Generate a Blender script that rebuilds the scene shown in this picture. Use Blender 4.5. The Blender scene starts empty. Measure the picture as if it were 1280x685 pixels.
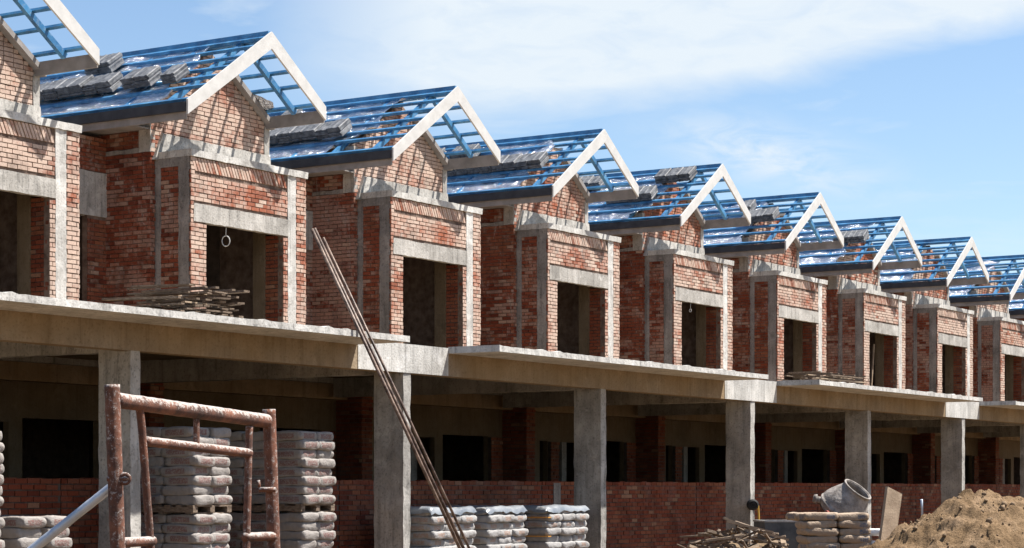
import bpy, bmesh, math, random
from mathutils import Vector, Matrix, noise

random.seed(7)
scene = bpy.context.scene
COL = scene.collection
P = 6.1                      # house pitch along the row
EYE = 1.6
ALPHA = math.radians(32.3)   # angle between the row and the view axis
FWD = Vector((math.cos(ALPHA), math.sin(ALPHA), 0))
RGT = Vector((math.sin(ALPHA), -math.cos(ALPHA), 0))
TO_SUN = Vector((1.05, -1.0, 2.55)).normalized()

# ------------------------------------------------------------------ materials
def new_mat(name):
    m = bpy.data.materials.new(name)
    m.use_nodes = True
    nt = m.node_tree
    b = nt.nodes['Principled BSDF']
    return m, nt, b

def N(nt, t, **kw):
    n = nt.nodes.new(t)
    for k, v in kw.items():
        if k.startswith('i_'):
            key = k[2:]
            key = int(key) if key.isdigit() else key.replace('_', ' ')
            n.inputs[key].default_value = v
        else:
            setattr(n, k, v)
    return n

def L(nt, a, ao, b, bi):
    nt.links.new(a.outputs[ao], b.inputs[bi])

def ramp(nt, stops, interp='LINEAR'):
    r = nt.nodes.new('ShaderNodeValToRGB')
    r.color_ramp.interpolation = interp
    e = r.color_ramp.elements
    while len(e) < len(stops):
        e.new(0.5)
    for el, (p, c) in zip(e, stops):
        el.position = p
        el.color = (c[0], c[1], c[2], 1) if not isinstance(c, (int, float)) else (c, c, c, 1)
    return r

def mixc(nt, a, ao, b, bo, fac=0.5, facnode=None, mode='MIX'):
    m = nt.nodes.new('ShaderNodeMix')
    m.data_type = 'RGBA'
    m.blend_type = mode
    m.inputs[0].default_value = fac
    if facnode is not None:
        nt.links.new(facnode[0].outputs[facnode[1]], m.inputs[0])
    if isinstance(a, tuple): m.inputs[6].default_value = (*a, 1)
    else: nt.links.new(a.outputs[ao], m.inputs[6])
    if isinstance(b, tuple): m.inputs[7].default_value = (*b, 1)
    else: nt.links.new(b.outputs[bo], m.inputs[7])
    return m

def simple(name, c1, c2, scale=3.0, rough=0.8, bump=0.0, bscale=40, metallic=0.0, detail=6, stretch=None, spec=0.3, lo=0.35, hi=0.65):
    m, nt, b = new_mat(name)
    g = N(nt, 'ShaderNodeNewGeometry')
    src, so = g, 'Position'
    if stretch:
        mp = N(nt, 'ShaderNodeMapping'); mp.inputs['Scale'].default_value = stretch
        L(nt, g, 'Position', mp, 'Vector'); src, so = mp, 'Vector'
    n = N(nt, 'ShaderNodeTexNoise', i_Scale=scale, i_Detail=detail, i_Roughness=0.62)
    L(nt, src, so, n, 'Vector')
    r = ramp(nt, [(lo, c1), (hi, c2)])
    L(nt, n, 'Fac', r, 'Fac')
    L(nt, r, 'Color', b, 'Base Color')
    b.inputs['Roughness'].default_value = rough
    b.inputs['Metallic'].default_value = metallic
    b.inputs['Specular IOR Level'].default_value = spec
    if bump:
        n2 = N(nt, 'ShaderNodeTexNoise', i_Scale=bscale, i_Detail=5)
        L(nt, src, so, n2, 'Vector')
        bp = N(nt, 'ShaderNodeBump', i_Strength=bump, i_Distance=0.02)
        L(nt, n2, 'Fac', bp, 'Height'); L(nt, bp, 'Normal', b, 'Normal')
    return m

def concrete_mat(name, dark, mid, light, ochre=0.0):
    """bare cast concrete: cloudy tone, drips, form board lines, pits"""
    m, nt, b = new_mat(name)
    g = N(nt, 'ShaderNodeNewGeometry')
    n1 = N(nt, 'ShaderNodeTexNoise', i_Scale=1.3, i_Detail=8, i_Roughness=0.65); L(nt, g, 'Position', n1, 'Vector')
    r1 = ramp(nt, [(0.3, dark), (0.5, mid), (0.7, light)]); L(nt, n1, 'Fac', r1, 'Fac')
    mp = N(nt, 'ShaderNodeMapping'); mp.inputs['Scale'].default_value = (9, 9, 0.7)
    L(nt, g, 'Position', mp, 'Vector')
    n2 = N(nt, 'ShaderNodeTexNoise', i_Scale=1.0, i_Detail=6, i_Roughness=0.7); L(nt, mp, 'Vector', n2, 'Vector')
    r2 = ramp(nt, [(0.34, 0.40), (0.47, 0.85), (0.6, 1.0)]); L(nt, n2, 'Fac', r2, 'Fac')
    mx = mixc(nt, r1, 'Color', r2, 'Color', 0.7, mode='MULTIPLY')
    n3 = N(nt, 'ShaderNodeTexNoise', i_Scale=28, i_Detail=4); L(nt, g, 'Position', n3, 'Vector')
    r3 = ramp(nt, [(0.30, 0.45), (0.46, 1.0)]); L(nt, n3, 'Fac', r3, 'Fac')
    mx2 = mixc(nt, mx, 2, r3, 'Color', 0.7, mode='MULTIPLY')
    # lime bloom in blots
    n5 = N(nt, 'ShaderNodeTexNoise', i_Scale=3.2, i_Detail=7, i_Roughness=0.7, i_Distortion=0.8); L(nt, g, 'Position', n5, 'Vector')
    r5 = ramp(nt, [(0.55, 0.0), (0.72, 0.5)]); L(nt, n5, 'Fac', r5, 'Fac')
    mx2 = mixc(nt, mx2, 2, tuple(min(0.7, c * 1.25) for c in light), None, facnode=(r5, 'Color'))
    out, oo = mx2, 2
    if ochre:
        n4 = N(nt, 'ShaderNodeTexNoise', i_Scale=0.9, i_Detail=5); L(nt, g, 'Position', n4, 'Vector')
        r4 = ramp(nt, [(0.35, 0.25), (0.62, ochre)]); L(nt, n4, 'Fac', r4, 'Fac')
        mx3 = mixc(nt, mx2, 2, (0.26, 0.165, 0.07), None, facnode=(r4, 'Color')); out, oo = mx3, 2
    L(nt, out, oo, b, 'Base Color')
    b.inputs['Roughness'].default_value = 0.9
    b.inputs['Specular IOR Level'].default_value = 0.2
    ad = N(nt, 'ShaderNodeMath', operation='ADD'); L(nt, n3, 'Fac', ad, 0); L(nt, n2, 'Fac', ad, 1)
    bp = N(nt, 'ShaderNodeBump', i_Strength=0.5, i_Distance=0.012); L(nt, ad, 0, bp, 'Height'); L(nt, bp, 'Normal', b, 'Normal')
    return m

def brick_mat(name, gain=0.9, bloom=0.5, lo=0.86, hi=1.10, pale=0.0):
    """every brick is a mesh piece with its own 'tone' value"""
    m, nt, b = new_mat(name)
    at = N(nt, 'ShaderNodeAttribute', attribute_name='tone')
    oi = N(nt, 'ShaderNodeObjectInfo')
    ml = N(nt, 'ShaderNodeMath', operation='MULTIPLY', i_1=5.0); L(nt, oi, 'Random', ml, 0)
    ad = N(nt, 'ShaderNodeMath', operation='ADD'); L(nt, at, 'Fac', ad, 0); L(nt, ml, 0, ad, 1)
    fr = N(nt, 'ShaderNodeMath', operation='FRACT'); L(nt, ad, 0, fr, 0)
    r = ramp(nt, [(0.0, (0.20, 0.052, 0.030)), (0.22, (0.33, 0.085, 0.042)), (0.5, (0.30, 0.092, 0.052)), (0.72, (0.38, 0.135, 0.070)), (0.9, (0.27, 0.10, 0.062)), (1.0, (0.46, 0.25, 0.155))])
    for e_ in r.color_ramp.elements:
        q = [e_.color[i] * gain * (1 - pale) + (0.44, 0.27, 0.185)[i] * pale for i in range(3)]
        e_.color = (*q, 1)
    L(nt, fr, 0, r, 'Fac')
    g = N(nt, 'ShaderNodeNewGeometry')
    # lime bloom, mortar smears and painted sun paleness in drifting patches over the wall
    n1 = N(nt, 'ShaderNodeTexNoise', i_Scale=0.75, i_Detail=5, i_Roughness=0.62); L(nt, g, 'Position', n1, 'Vector')
    n2 = N(nt, 'ShaderNodeTexNoise', i_Scale=9.0, i_Detail=5, i_Roughness=0.7); L(nt, g, 'Position', n2, 'Vector')
    m1 = N(nt, 'ShaderNodeMath', operation='MULTIPLY', i_1=0.55); L(nt, n2, 'Fac', m1, 0)
    m2 = N(nt, 'ShaderNodeMath', operation='MULTIPLY', i_1=0.30); L(nt, fr, 0, m2, 0)
    a1 = N(nt, 'ShaderNodeMath', operation='ADD'); L(nt, n1, 'Fac', a1, 0); L(nt, m1, 0, a1, 1)
    a2 = N(nt, 'ShaderNodeMath', operation='ADD'); L(nt, a1, 0, a2, 0); L(nt, m2, 0, a2, 1)
    m4 = N(nt, 'ShaderNodeMath', operation='MULTIPLY_ADD', i_1=0.22, i_2=-0.11); L(nt, oi, 'Random', m4, 0)
    a3 = N(nt, 'ShaderNodeMath', operation='ADD'); L(nt, a2, 0, a3, 0); L(nt, m4, 0, a3, 1); a2 = a3
    rr = ramp(nt, [(lo, 0.0), (hi, bloom)]); L(nt, a2, 0, rr, 'Fac')
    mx = mixc(nt, r, 'Color', (0.53, 0.43, 0.36), None, facnode=(rr, 'Color'))
    mp = N(nt, 'ShaderNodeMapping'); mp.inputs['Scale'].default_value = (2.6, 2.6, 1.5); L(nt, g, 'Position', mp, 'Vector')
    n6 = N(nt, 'ShaderNodeTexNoise', i_Scale=1.0, i_Detail=8, i_Roughness=0.72, i_Distortion=0.7); L(nt, mp, 'Vector', n6, 'Vector')
    r6 = ramp(nt, [(0.56, 0.0), (0.66, 0.55 if bloom > 0 else 0.12)]); L(nt, n6, 'Fac', r6, 'Fac')
    mx = mixc(nt, mx, 2, (0.36, 0.325, 0.29), None, facnode=(r6, 'Color'))
    n7 = N(nt, 'ShaderNodeTexNoise', i_Scale=1.7, i_Detail=7, i_Roughness=0.7); L(nt, g, 'Position', n7, 'Vector')
    r7 = ramp(nt, [(0.36, 0.55), (0.50, 1.0)]); L(nt, n7, 'Fac', r7, 'Fac')
    mx = mixc(nt, mx, 2, r7, 'Color', 0.8, mode='MULTIPLY')
    n3 = N(nt, 'ShaderNodeTexNoise', i_Scale=45, i_Detail=3); L(nt, g, 'Position', n3, 'Vector')
    r3 = ramp(nt, [(0.3, 0.68), (0.6, 1.0)]); L(nt, n3, 'Fac', r3, 'Fac')
    mx2 = mixc(nt, mx, 2, r3, 'Color', 0.7, mode='MULTIPLY')
    L(nt, mx2, 2, b, 'Base Color')
    b.inputs['Roughness'].default_value = 0.92
    b.inputs['Specular IOR Level'].default_value = 0.15
    bp = N(nt, 'ShaderNodeBump', i_Strength=0.4, i_Distance=0.006); L(nt, n3, 'Fac', bp, 'Height'); L(nt, bp, 'Normal', b, 'Normal')
    return m

M = {}
M['brick'] = brick_mat('sunlit_smeared_brick', 0.90, 0.80, 0.72, 1.06, 0.16)  # front copy of the brick; sunlit paleness put into bloom and base, plus smears
M['brick_side'] = brick_mat('shaded_red_brick', 0.62, 0.28, 0.88, 1.2, 0.0)  # side copy of the same brick, darker and redder: shade put into colour
M['brick_dark'] = brick_mat('shaded_deep_red_brick', 0.60, 0.0)  # deep red brick; shade of the porch and rooms also put into colour
M['mortar'] = simple('mortar', (0.085, 0.055, 0.042), (0.19, 0.14, 0.11), 6, 0.95, 0.4, 60)
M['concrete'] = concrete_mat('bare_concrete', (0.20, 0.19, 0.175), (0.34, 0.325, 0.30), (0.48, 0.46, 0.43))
M['concrete_dark'] = concrete_mat('shaded_concrete', (0.13, 0.12, 0.11), (0.22, 0.205, 0.19), (0.31, 0.29, 0.27))  # darker concrete copy for shaded sides and rooms; the shade is in the colour
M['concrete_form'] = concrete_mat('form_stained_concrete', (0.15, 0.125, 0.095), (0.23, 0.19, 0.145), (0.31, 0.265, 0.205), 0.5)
M['concrete_light'] = concrete_mat('sunlit_concrete', (0.33, 0.32, 0.30), (0.46, 0.45, 0.425), (0.60, 0.585, 0.555))  # lighter concrete copy for sun-facing parts; the sunlight is in the colour
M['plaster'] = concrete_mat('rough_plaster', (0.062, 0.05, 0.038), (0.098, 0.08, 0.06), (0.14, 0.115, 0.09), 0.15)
M['white'] = simple('white_board', (0.43, 0.425, 0.41), (0.51, 0.505, 0.49), 5, 0.6, 0.1, 30)
M['grey_board'] = simple('grey_board', (0.19, 0.175, 0.165), (0.28, 0.26, 0.245), 3, 0.8, 0.15, 30)
M['dark_board'] = simple('charcoal_shadowed_gutter', (0.022, 0.024, 0.030), (0.045, 0.047, 0.055), 4, 0.6)  # dark fascia colour; the shadowed band along the eave is put into it
M['tile'] = simple('grey_roof_tile', (0.04, 0.044, 0.052), (0.16, 0.165, 0.175), 9, 0.6, 0.3, 60, spec=0.3)
M['timber'] = simple('weathered_timber', (0.085, 0.058, 0.040), (0.22, 0.165, 0.12), 5, 0.9, 0.4, 50, stretch=(3, 3, 9))
M['timber_pale'] = simple('sawn_timber', (0.21, 0.15, 0.10), (0.33, 0.25, 0.175), 4, 0.85, 0.3, 40)
M['black'] = simple('black_rubber', (0.012, 0.012, 0.012), (0.03, 0.03, 0.03), 9, 0.7)
M['yellow'] = simple('yellow_hose', (0.50, 0.30, 0.05), (0.58, 0.36, 0.08), 9, 0.5)
M['wire'] = simple('pale_wire', (0.45, 0.45, 0.44), (0.6, 0.6, 0.58), 9, 0.5)
M['plastic'] = simple('grey_plastic_film', (0.13, 0.145, 0.165), (0.25, 0.265, 0.28), 4, 0.3, 0.5, 14, spec=0.5)
M['strap'] = simple('orange_strap', (0.45, 0.20, 0.03), (0.55, 0.26, 0.05), 4, 0.6)
M['galv'] = simple('galvanised_pipe', (0.34, 0.37, 0.42), (0.52, 0.55, 0.60), 6, 0.45, 0.1, 30, metallic=0.5)
M['tank'] = simple('grey_cement_board', (0.045, 0.05, 0.055), (0.10, 0.105, 0.105), 4, 0.8, 0.2, 20)

def blue_mat():
    m, nt, b = new_mat('blue_painted_steel')
    g = N(nt, 'ShaderNodeNewGeometry')
    n = N(nt, 'ShaderNodeTexNoise', i_Scale=3.5, i_Detail=6); L(nt, g, 'Position', n, 'Vector')
    r = ramp(nt, [(0.3, (0.020, 0.098, 0.225)), (0.55, (0.042, 0.185, 0.37)), (0.75, (0.085, 0.27, 0.47))]); L(nt, n, 'Fac', r, 'Fac')
    L(nt, r, 'Color', b, 'Base Color')
    n2 = N(nt, 'ShaderNodeTexNoise', i_Scale=17, i_Detail=6, i_Roughness=0.75); L(nt, g, 'Position', n2, 'Vector')
    r2 = ramp(nt, [(0.52, 0.0), (0.74, 0.5)]); L(nt, n2, 'Fac', r2, 'Fac')
    mx = mixc(nt, r, 'Color', (0.33, 0.38, 0.42), None, facnode=(r2, 'Color')); L(nt, mx, 2, b, 'Base Color')
    b.inputs['Metallic'].default_value = 0.2
    rr = ramp(nt, [(0.35, 0.3), (0.7, 0.65)]); L(nt, n2, 'Fac', rr, 'Fac'); L(nt, rr, 'Color', b, 'Roughness')
    return m
M['blue'] = blue_mat()

def foil_mat():
    m, nt, b = new_mat('wrinkled_foil')
    g = N(nt, 'ShaderNodeNewGeometry')
    n = N(nt, 'ShaderNodeTexNoise', i_Scale=9, i_Detail=6, i_Roughness=0.6, i_Distortion=1.2); L(nt, g, 'Position', n, 'Vector')
    b.inputs['Base Color'].default_value = (0.74, 0.77, 0.82, 1)
    b.inputs['Metallic'].default_value = 0.92
    b.inputs['Roughness'].default_value = 0.15
    bp = N(nt, 'ShaderNodeBump', i_Strength=1.0, i_Distance=0.07); L(nt, n, 'Fac', bp, 'Height'); L(nt, bp, 'Normal', b, 'Normal')
    return m
M['foil'] = foil_mat()

def rust_mat(name, dust):
    m, nt, b = new_mat(name)
    g = N(nt, 'ShaderNodeNewGeometry')
    n = N(nt, 'ShaderNodeTexNoise', i_Scale=14, i_Detail=8, i_Roughness=0.7); L(nt, g, 'Position', n, 'Vector')
    r = ramp(nt, [(0.3, (0.022, 0.012, 0.009)), (0.46, (0.085, 0.032, 0.018)), (0.68, (0.20, 0.07, 0.034))]); L(nt, n, 'Fac', r, 'Fac')
    out, oo = r, 'Color'
    if dust:
        # dried cement splashed over the upper side of the tubes and in specks
        n2 = N(nt, 'ShaderNodeTexNoise', i_Scale=75, i_Detail=7, i_Roughness=0.8); L(nt, g, 'Position', n2, 'Vector')
        sp = N(nt, 'ShaderNodeSeparateXYZ'); L(nt, g, 'Normal', sp, 0)
        ml = N(nt, 'ShaderNodeMath', operation='MULTIPLY', i_1=0.19); L(nt, sp, 'Z', ml, 0)
        ad = N(nt, 'ShaderNodeMath', operation='ADD'); L(nt, n2, 'Fac', ad, 0); L(nt, ml, 0, ad, 1)
        r2 = ramp(nt, [(0.545, 0.0), (0.635, 0.95)]); L(nt, ad, 0, r2, 'Fac')
        mx = mixc(nt, r, 'Color', (0.34, 0.30, 0.275), None, facnode=(r2, 'Color')); out, oo = mx, 2
        bp = N(nt, 'ShaderNodeBump', i_Strength=0.6, i_Distance=0.006); L(nt, ad, 0, bp, 'Height'); L(nt, bp, 'Normal', b, 'Normal')
    L(nt, out, oo, b, 'Base Color')
    b.inputs['Roughness'].default_value = 0.85
    return m
M['rust_dusty'] = rust_mat('cement_splashed_rust', True)
M['rust'] = rust_mat('rusty_steel', False)
M['pole'] = simple('weathered_pole', (0.045, 0.026, 0.019), (0.21, 0.145, 0.11), 7, 0.5, 0.3, 40, lo=0.4, hi=0.62)

def bag_mat(name, body, ink, band):
    """paper sack: body colour, a printed block on the long sides, creases"""
    m, nt, b = new_mat(name)
    tc = N(nt, 'ShaderNodeTexCoord')
    sp = N(nt, 'ShaderNodeSeparateXYZ'); L(nt, tc, 'Generated', sp, 0)
    oi = N(nt, 'ShaderNodeObjectInfo')
    g = N(nt, 'ShaderNodeNewGeometry')
    n = N(nt, 'ShaderNodeTexNoise', i_Scale=16, i_Detail=6, i_Roughness=0.65); L(nt, g, 'Position', n, 'Vector')
    c2 = tuple(min(1, c * 1.35) for c in body)
    r = ramp(nt, [(0.3, body), (0.7, c2)]); L(nt, n, 'Fac', r, 'Fac')
    def box(axis, lo, hi):
        a = N(nt, 'ShaderNodeMath', operation='GREATER_THAN', i_1=lo); L(nt, sp, axis, a, 0)
        c = N(nt, 'ShaderNodeMath', operation='LESS_THAN', i_1=hi); L(nt, sp, axis, c, 0)
        d = N(nt, 'ShaderNodeMath', operation='MULTIPLY'); L(nt, a, 0, d, 0); L(nt, c, 0, d, 1)
        return d
    bx = box('X', *band); bz = box('Z', 0.28, 0.72)
    by = box('Y', 0.22, 0.78)
    # the end panels (X ends) print over Y, the long sides over X
    mxm = N(nt, 'ShaderNodeMath', operation='MAXIMUM'); L(nt, bx, 0, mxm, 0); L(nt, by, 0, mxm, 1)
    k = N(nt, 'ShaderNodeMath', operation='MULTIPLY'); L(nt, mxm, 0, k, 0); L(nt, bz, 0, k, 1)
    n2 = N(nt, 'ShaderNodeTexNoise', i_Scale=55, i_Detail=3); L(nt, g, 'Position', n2, 'Vector')
    r2 = ramp(nt, [(0.40, 0.15), (0.55, 0.8)]); L(nt, n2, 'Fac', r2, 'Fac')
    k2 = N(nt, 'ShaderNodeMath', operation='MULTIPLY'); L(nt, k, 0, k2, 0); L(nt, r2, 'Color', k2, 1)
    gt = N(nt, 'ShaderNodeMath', operation='GREATER_THAN', i_1=0.3); L(nt, oi, 'Random', gt, 0)
    k3 = N(nt, 'ShaderNodeMath', operation='MULTIPLY'); L(nt, k2, 0, k3, 0); L(nt, gt, 0, k3, 1)
    mx = mixc(nt, r, 'Color', ink, None, facnode=(k3, 0))
    L(nt, mx, 2, b, 'Base Color')
    b.inputs['Roughness'].default_value = 0.75
    nb = N(nt, 'ShaderNodeTexNoise', i_Scale=22, i_Detail=5, i_Distortion=1.0); L(nt, g, 'Position', nb, 'Vector')
    bp = N(nt, 'ShaderNodeBump', i_Strength=0.55, i_Distance=0.02); L(nt, nb, 'Fac', bp, 'Height'); L(nt, bp, 'Normal', b, 'Normal')
    return m
M['bag_red'] = bag_mat('pale_paper_sack', (0.19, 0.172, 0.158), (0.14, 0.05, 0.04), (0.2, 0.8))
M['bag_grey'] = bag_mat('film_wrapped_sack', (0.22, 0.212, 0.205), (0.25, 0.14, 0.09), (0.3, 0.7))
M['bag_blue'] = bag_mat('brown_paper_sack', (0.24, 0.175, 0.12), (0.05, 0.085, 0.14), (0.62, 0.86))

def sand_mat(name, a, bcol, c):
    m, nt, b = new_mat(name)
    g = N(nt, 'ShaderNodeNewGeometry')
    n = N(nt, 'ShaderNodeTexNoise', i_Scale=1.1, i_Detail=9, i_Roughness=0.68); L(nt, g, 'Position', n, 'Vector')
    r = ramp(nt, [(0.36, a), (0.5, bcol), (0.64, c)]); L(nt, n, 'Fac', r, 'Fac')
    n2 = N(nt, 'ShaderNodeTexNoise', i_Scale=26, i_Detail=6, i_Roughness=0.7); L(nt, g, 'Position', n2, 'Vector')
    r2 = ramp(nt, [(0.36, 0.55), (0.52, 1.0)]); L(nt, n2, 'Fac', r2, 'Fac')
    mx = mixc(nt, r, 'Color', r2, 'Color', 0.6, mode='MULTIPLY')
    L(nt, mx, 2, b, 'Base Color')
    b.inputs['Roughness'].default_value = 0.97
    b.inputs['Specular IOR Level'].default_value = 0.1
    bp = N(nt, 'ShaderNodeBump', i_Strength=0.9, i_Distance=0.05); L(nt, n2, 'Fac', bp, 'Height'); L(nt, bp, 'Normal', b, 'Normal')
    return m
M['sand'] = sand_mat('heaped_sand', (0.095, 0.060, 0.032), (0.19, 0.125, 0.070), (0.29, 0.20, 0.125))
M['ground'] = sand_mat('sandy_ground', (0.15, 0.10, 0.058), (0.20, 0.138, 0.083), (0.25, 0.18, 0.115))
M['clod'] = simple('brown_clod', (0.10, 0.066, 0.038), (0.22, 0.15, 0.09), 6, 0.95, 0.6, 40)
M['mixer'] = simple('cement_caked_steel', (0.13, 0.112, 0.10), (0.30, 0.27, 0.245), 9, 0.85, 0.6, 30)
M['red_paint'] = simple('worn_red_paint', (0.14, 0.025, 0.018), (0.26, 0.05, 0.03), 8, 0.6, 0.2, 30)

# ------------------------------------------------------------------ mesh collector
class MB:
    def __init__(s):
        s.v = []; s.f = []; s.mi = []; s.tone = []
    def quadbox(s, c, mi=0, tone=0.5, faces=range(6)):
        """c: eight corners, bottom ring then top ring"""
        i = len(s.v); s.v += [tuple(p) for p in c]
        F = [(0, 3, 2, 1), (4, 5, 6, 7), (0, 1, 5, 4), (1, 2, 6, 5), (2, 3, 7, 6), (3, 0, 4, 7)]
        for k in faces:
            s.f.append(tuple(i + j for j in F[k])); s.mi.append(mi); s.tone.append(tone)
    def box(s, x0, x1, y0, y1, z0, z1, mi=0, tone=0.5):
        s.quadbox([(x0, y0, z0), (x1, y0, z0), (x1, y1, z0), (x0, y1, z0), (x0, y0, z1), (x1, y0, z1), (x1, y1, z1), (x0, y1, z1)], mi, tone)
    def bar(s, a, b, w, h, up=(0, 0, 1), mi=0, tone=0.5):
        a = Vector(a); b = Vector(b); d = (b - a).normalized()
        sd = d.cross(Vector(up)).normalized(); u = sd.cross(d).normalized()
        sd = sd * w / 2; u = u * h / 2
        s.quadbox([a - sd - u, b - sd - u, b + sd - u, a + sd - u, a - sd + u, b - sd + u, b + sd + u, a + sd + u], mi, tone)
    def tube(s, pts, r, n=12, mi=0, caps=True, closed=False):
        pts = [Vector(p) for p in pts]; i0 = len(s.v); m = len(pts)
        rr = r if isinstance(r, (list, tuple)) else [r] * m
        ref = None
        for k, p in enumerate(pts):
            if closed: d = pts[(k + 1) % m] - pts[k - 1]
            else: d = (pts[min(k + 1, m - 1)] - pts[max(k - 1, 0)])
            d.normalize()
            if ref is None:
                ref = Vector((0, 0, 1)) if abs(d.z) < 0.9 else Vector((1, 0, 0))
            a = d.cross(ref).normalized(); b = a.cross(d).normalized(); ref = b
            for j in range(n):
                t = 2 * math.pi * j / n
                q = p + (a * math.cos(t) + b * math.sin(t)) * rr[k]
                s.v.append(tuple(q))
        for k in range(m if closed else m - 1):
            for j in range(n):
                k2 = (k + 1) % m
                s.f.append((i0 + k * n + j, i0 + k * n + (j + 1) % n, i0 + k2 * n + (j + 1) % n, i0 + k2 * n + j)); s.mi.append(mi); s.tone.append(0.5)
        if caps and not closed:
            s.f.append(tuple(i0 + j for j in range(n))[::-1]); s.mi.append(mi); s.tone.append(0.5)
            s.f.append(tuple(i0 + (m - 1) * n + j for j in range(n))); s.mi.append(mi); s.tone.append(0.5)
    def lathe(s, prof, o, axis, n=28, mi=0):
        """prof: [(t along axis, radius)]"""
        o = Vector(o); ax = Vector(axis).normalized()
        ref = Vector((0, 0, 1)) if abs(ax.z) < 0.9 else Vector((1, 0, 0))
        a = ax.cross(ref).normalized(); b = a.cross(ax).normalized(); i0 = len(s.v)
        for t, r in prof:
            for j in range(n):
                th = 2 * math.pi * j / n
                s.v.append(tuple(o + ax * t + (a * math.cos(th) + b * math.sin(th)) * r))
        for k in range(len(prof) - 1):
            for j in range(n):
                s.f.append((i0 + k * n + j, i0 + k * n + (j + 1) % n, i0 + (k + 1) * n + (j + 1) % n, i0 + (k + 1) * n + j)); s.mi.append(mi); s.tone.append(0.5)
    def build(s, name, mats, parent=None, smooth=False, loc=None):
        me = bpy.data.meshes.new(name)
        me.from_pydata(s.v, [], s.f)
        mats = mats if isinstance(mats, (list, tuple)) else [mats]
        for m in mats: me.materials.append(m)
        if len(mats) > 1: me.polygons.foreach_set('material_index', s.mi)
        at = me.attributes.new('tone', 'FLOAT', 'FACE'); at.data.foreach_set('value', s.tone)
        if smooth: me.polygons.foreach_set('use_smooth', [True] * len(me.polygons))
        me.update()
        bm = bmesh.new(); bm.from_mesh(me); bmesh.ops.recalc_face_normals(bm, faces=bm.faces); bm.to_mesh(me); bm.free()
        o = bpy.data.objects.new(name, me); COL.objects.link(o)
        if parent is not None: o.parent = parent
        if loc is not None: o.location = loc
        return o

def tag(o, label, cat, group=None, kind=None):
    if label: o['label'] = label
    if cat: o['category'] = cat
    if group: o['group'] = group
    if kind: o['kind'] = kind
    return o

def empty(name, loc, label, cat, group=None, rz=0.0):
    o = bpy.data.objects.new(name, None); COL.objects.link(o)
    o.location = loc; o.rotation_euler = (0, 0, rz); o.empty_display_size = 0.3
    return tag(o, label, cat, group)

def copy_tree(o, parent=None):
    c = o.copy(); COL.objects.link(c)
    if parent is not None: c.parent = parent
    for ch in list(o.children): copy_tree(ch, c)
    return c

def at(x, D, y=None):
    """a ground point D metres ahead of the eye; x = metres to the right of the view axis"""
    p = FWD * D + RGT * x
    return Vector((p.x, p.y, 0))

# ------------------------------------------------------------------ brick work
BL, BH, JT = 0.224, 0.078, 0.016
def bricks(mb, o, u, n, width, height, holes=(), proud=0.017, mi=1, phase=0, jag=(0.0, 0.0), skip=0.0, halves=False, rng=random):
    """running-bond bricks standing proud of a backing plane. o: lower left corner, u: along, n: outward"""
    o = Vector(o); u = Vector(u); n = Vector(n); z = Vector((0, 0, 1))
    rows = int(round(height / BH)); bh = height / rows
    unit = BL / 2 if halves else BL
    for r in range(rows):
        v0 = r * bh + JT * 0.5; v1 = (r + 1) * bh - JT * 0.5
        off = (unit / 2 if (r + phase) % 2 else 0.0)
        xs = -jag[0] * rng.random() if jag[0] else 0.0
        xe = width + (jag[1] * rng.random() if jag[1] else 0.0)
        x = -off
        while x < xe:
            a = max(x, xs); e = min(x + unit - JT, xe)
            x += unit
            segs = [(a, e)]
            for (hu0, hv0, hu1, hv1) in holes:
                if v1 > hv0 + 0.01 and v0 < hv1 - 0.01:
                    ns = []
                    for (sa, se) in segs:
                        if se <= hu0 or sa >= hu1: ns.append((sa, se))
                        else:
                            if sa < hu0: ns.append((sa, hu0))
                            if se > hu1: ns.append((hu1, se))
                    segs = ns
            for (sa, se) in segs:
                if se - sa < 0.035 or rng.random() < skip: continue
                d = proud * (0.65 + 0.7 * rng.random()); dz = (rng.random() - 0.5) * 0.006
                pc_ = o + u * ((sa + se) / 2) + z * v0
                t = (0.5 * rng.random() + 0.9 * (0.5 + noise.noise(Vector((pc_.x + pc_.y * 1.3, pc_.z * 2.2, 3.0)) * 0.9))) % 1.0
                tw = (rng.random() - 0.5) * 0.006
                c = []
                for (uu, w) in ((sa, 0), (se, 0), (se, 1), (sa, 1)):
                    pass
                p = lambda uu, vv, dd: o + u * uu + z * vv + n * dd
                c = [p(sa, v0 + dz, d - tw), p(se, v0 + dz, d + tw), p(se, v0 + dz, -0.004), p(sa, v0 + dz, -0.004),
                     p(sa, v1 + dz, d - tw), p(se, v1 + dz, d + tw), p(se, v1 + dz, -0.004), p(sa, v1 + dz, -0.004)]
                mb.quadbox(c, mi, t, faces=(0, 1, 2, 3, 5))

def holed(mb, x0, x1, y0, y1, z0, z1, holes, mi=0):
    """a wall slab along x with rectangular openings (x0,z0,x1,z1)"""
    xs = sorted({x0, x1, *[h[0] for h in holes], *[h[2] for h in holes]})
    xs = [x for x in xs if x0 <= x <= x1]
    for a, b in zip(xs, xs[1:]):
        cuts = sorted([(h[1], h[3]) for h in holes if h[0] < b - 1e-6 and h[2] > a + 1e-6])
        z = z0
        for (h0, h1) in cuts:
            if h0 > z + 1e-6: mb.box(a, b, y0, y1, z, h0, mi)
            z = max(z, h1)
        if z < z1 - 1e-6: mb.box(a, b, y0, y1, z, z1, mi)

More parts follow.
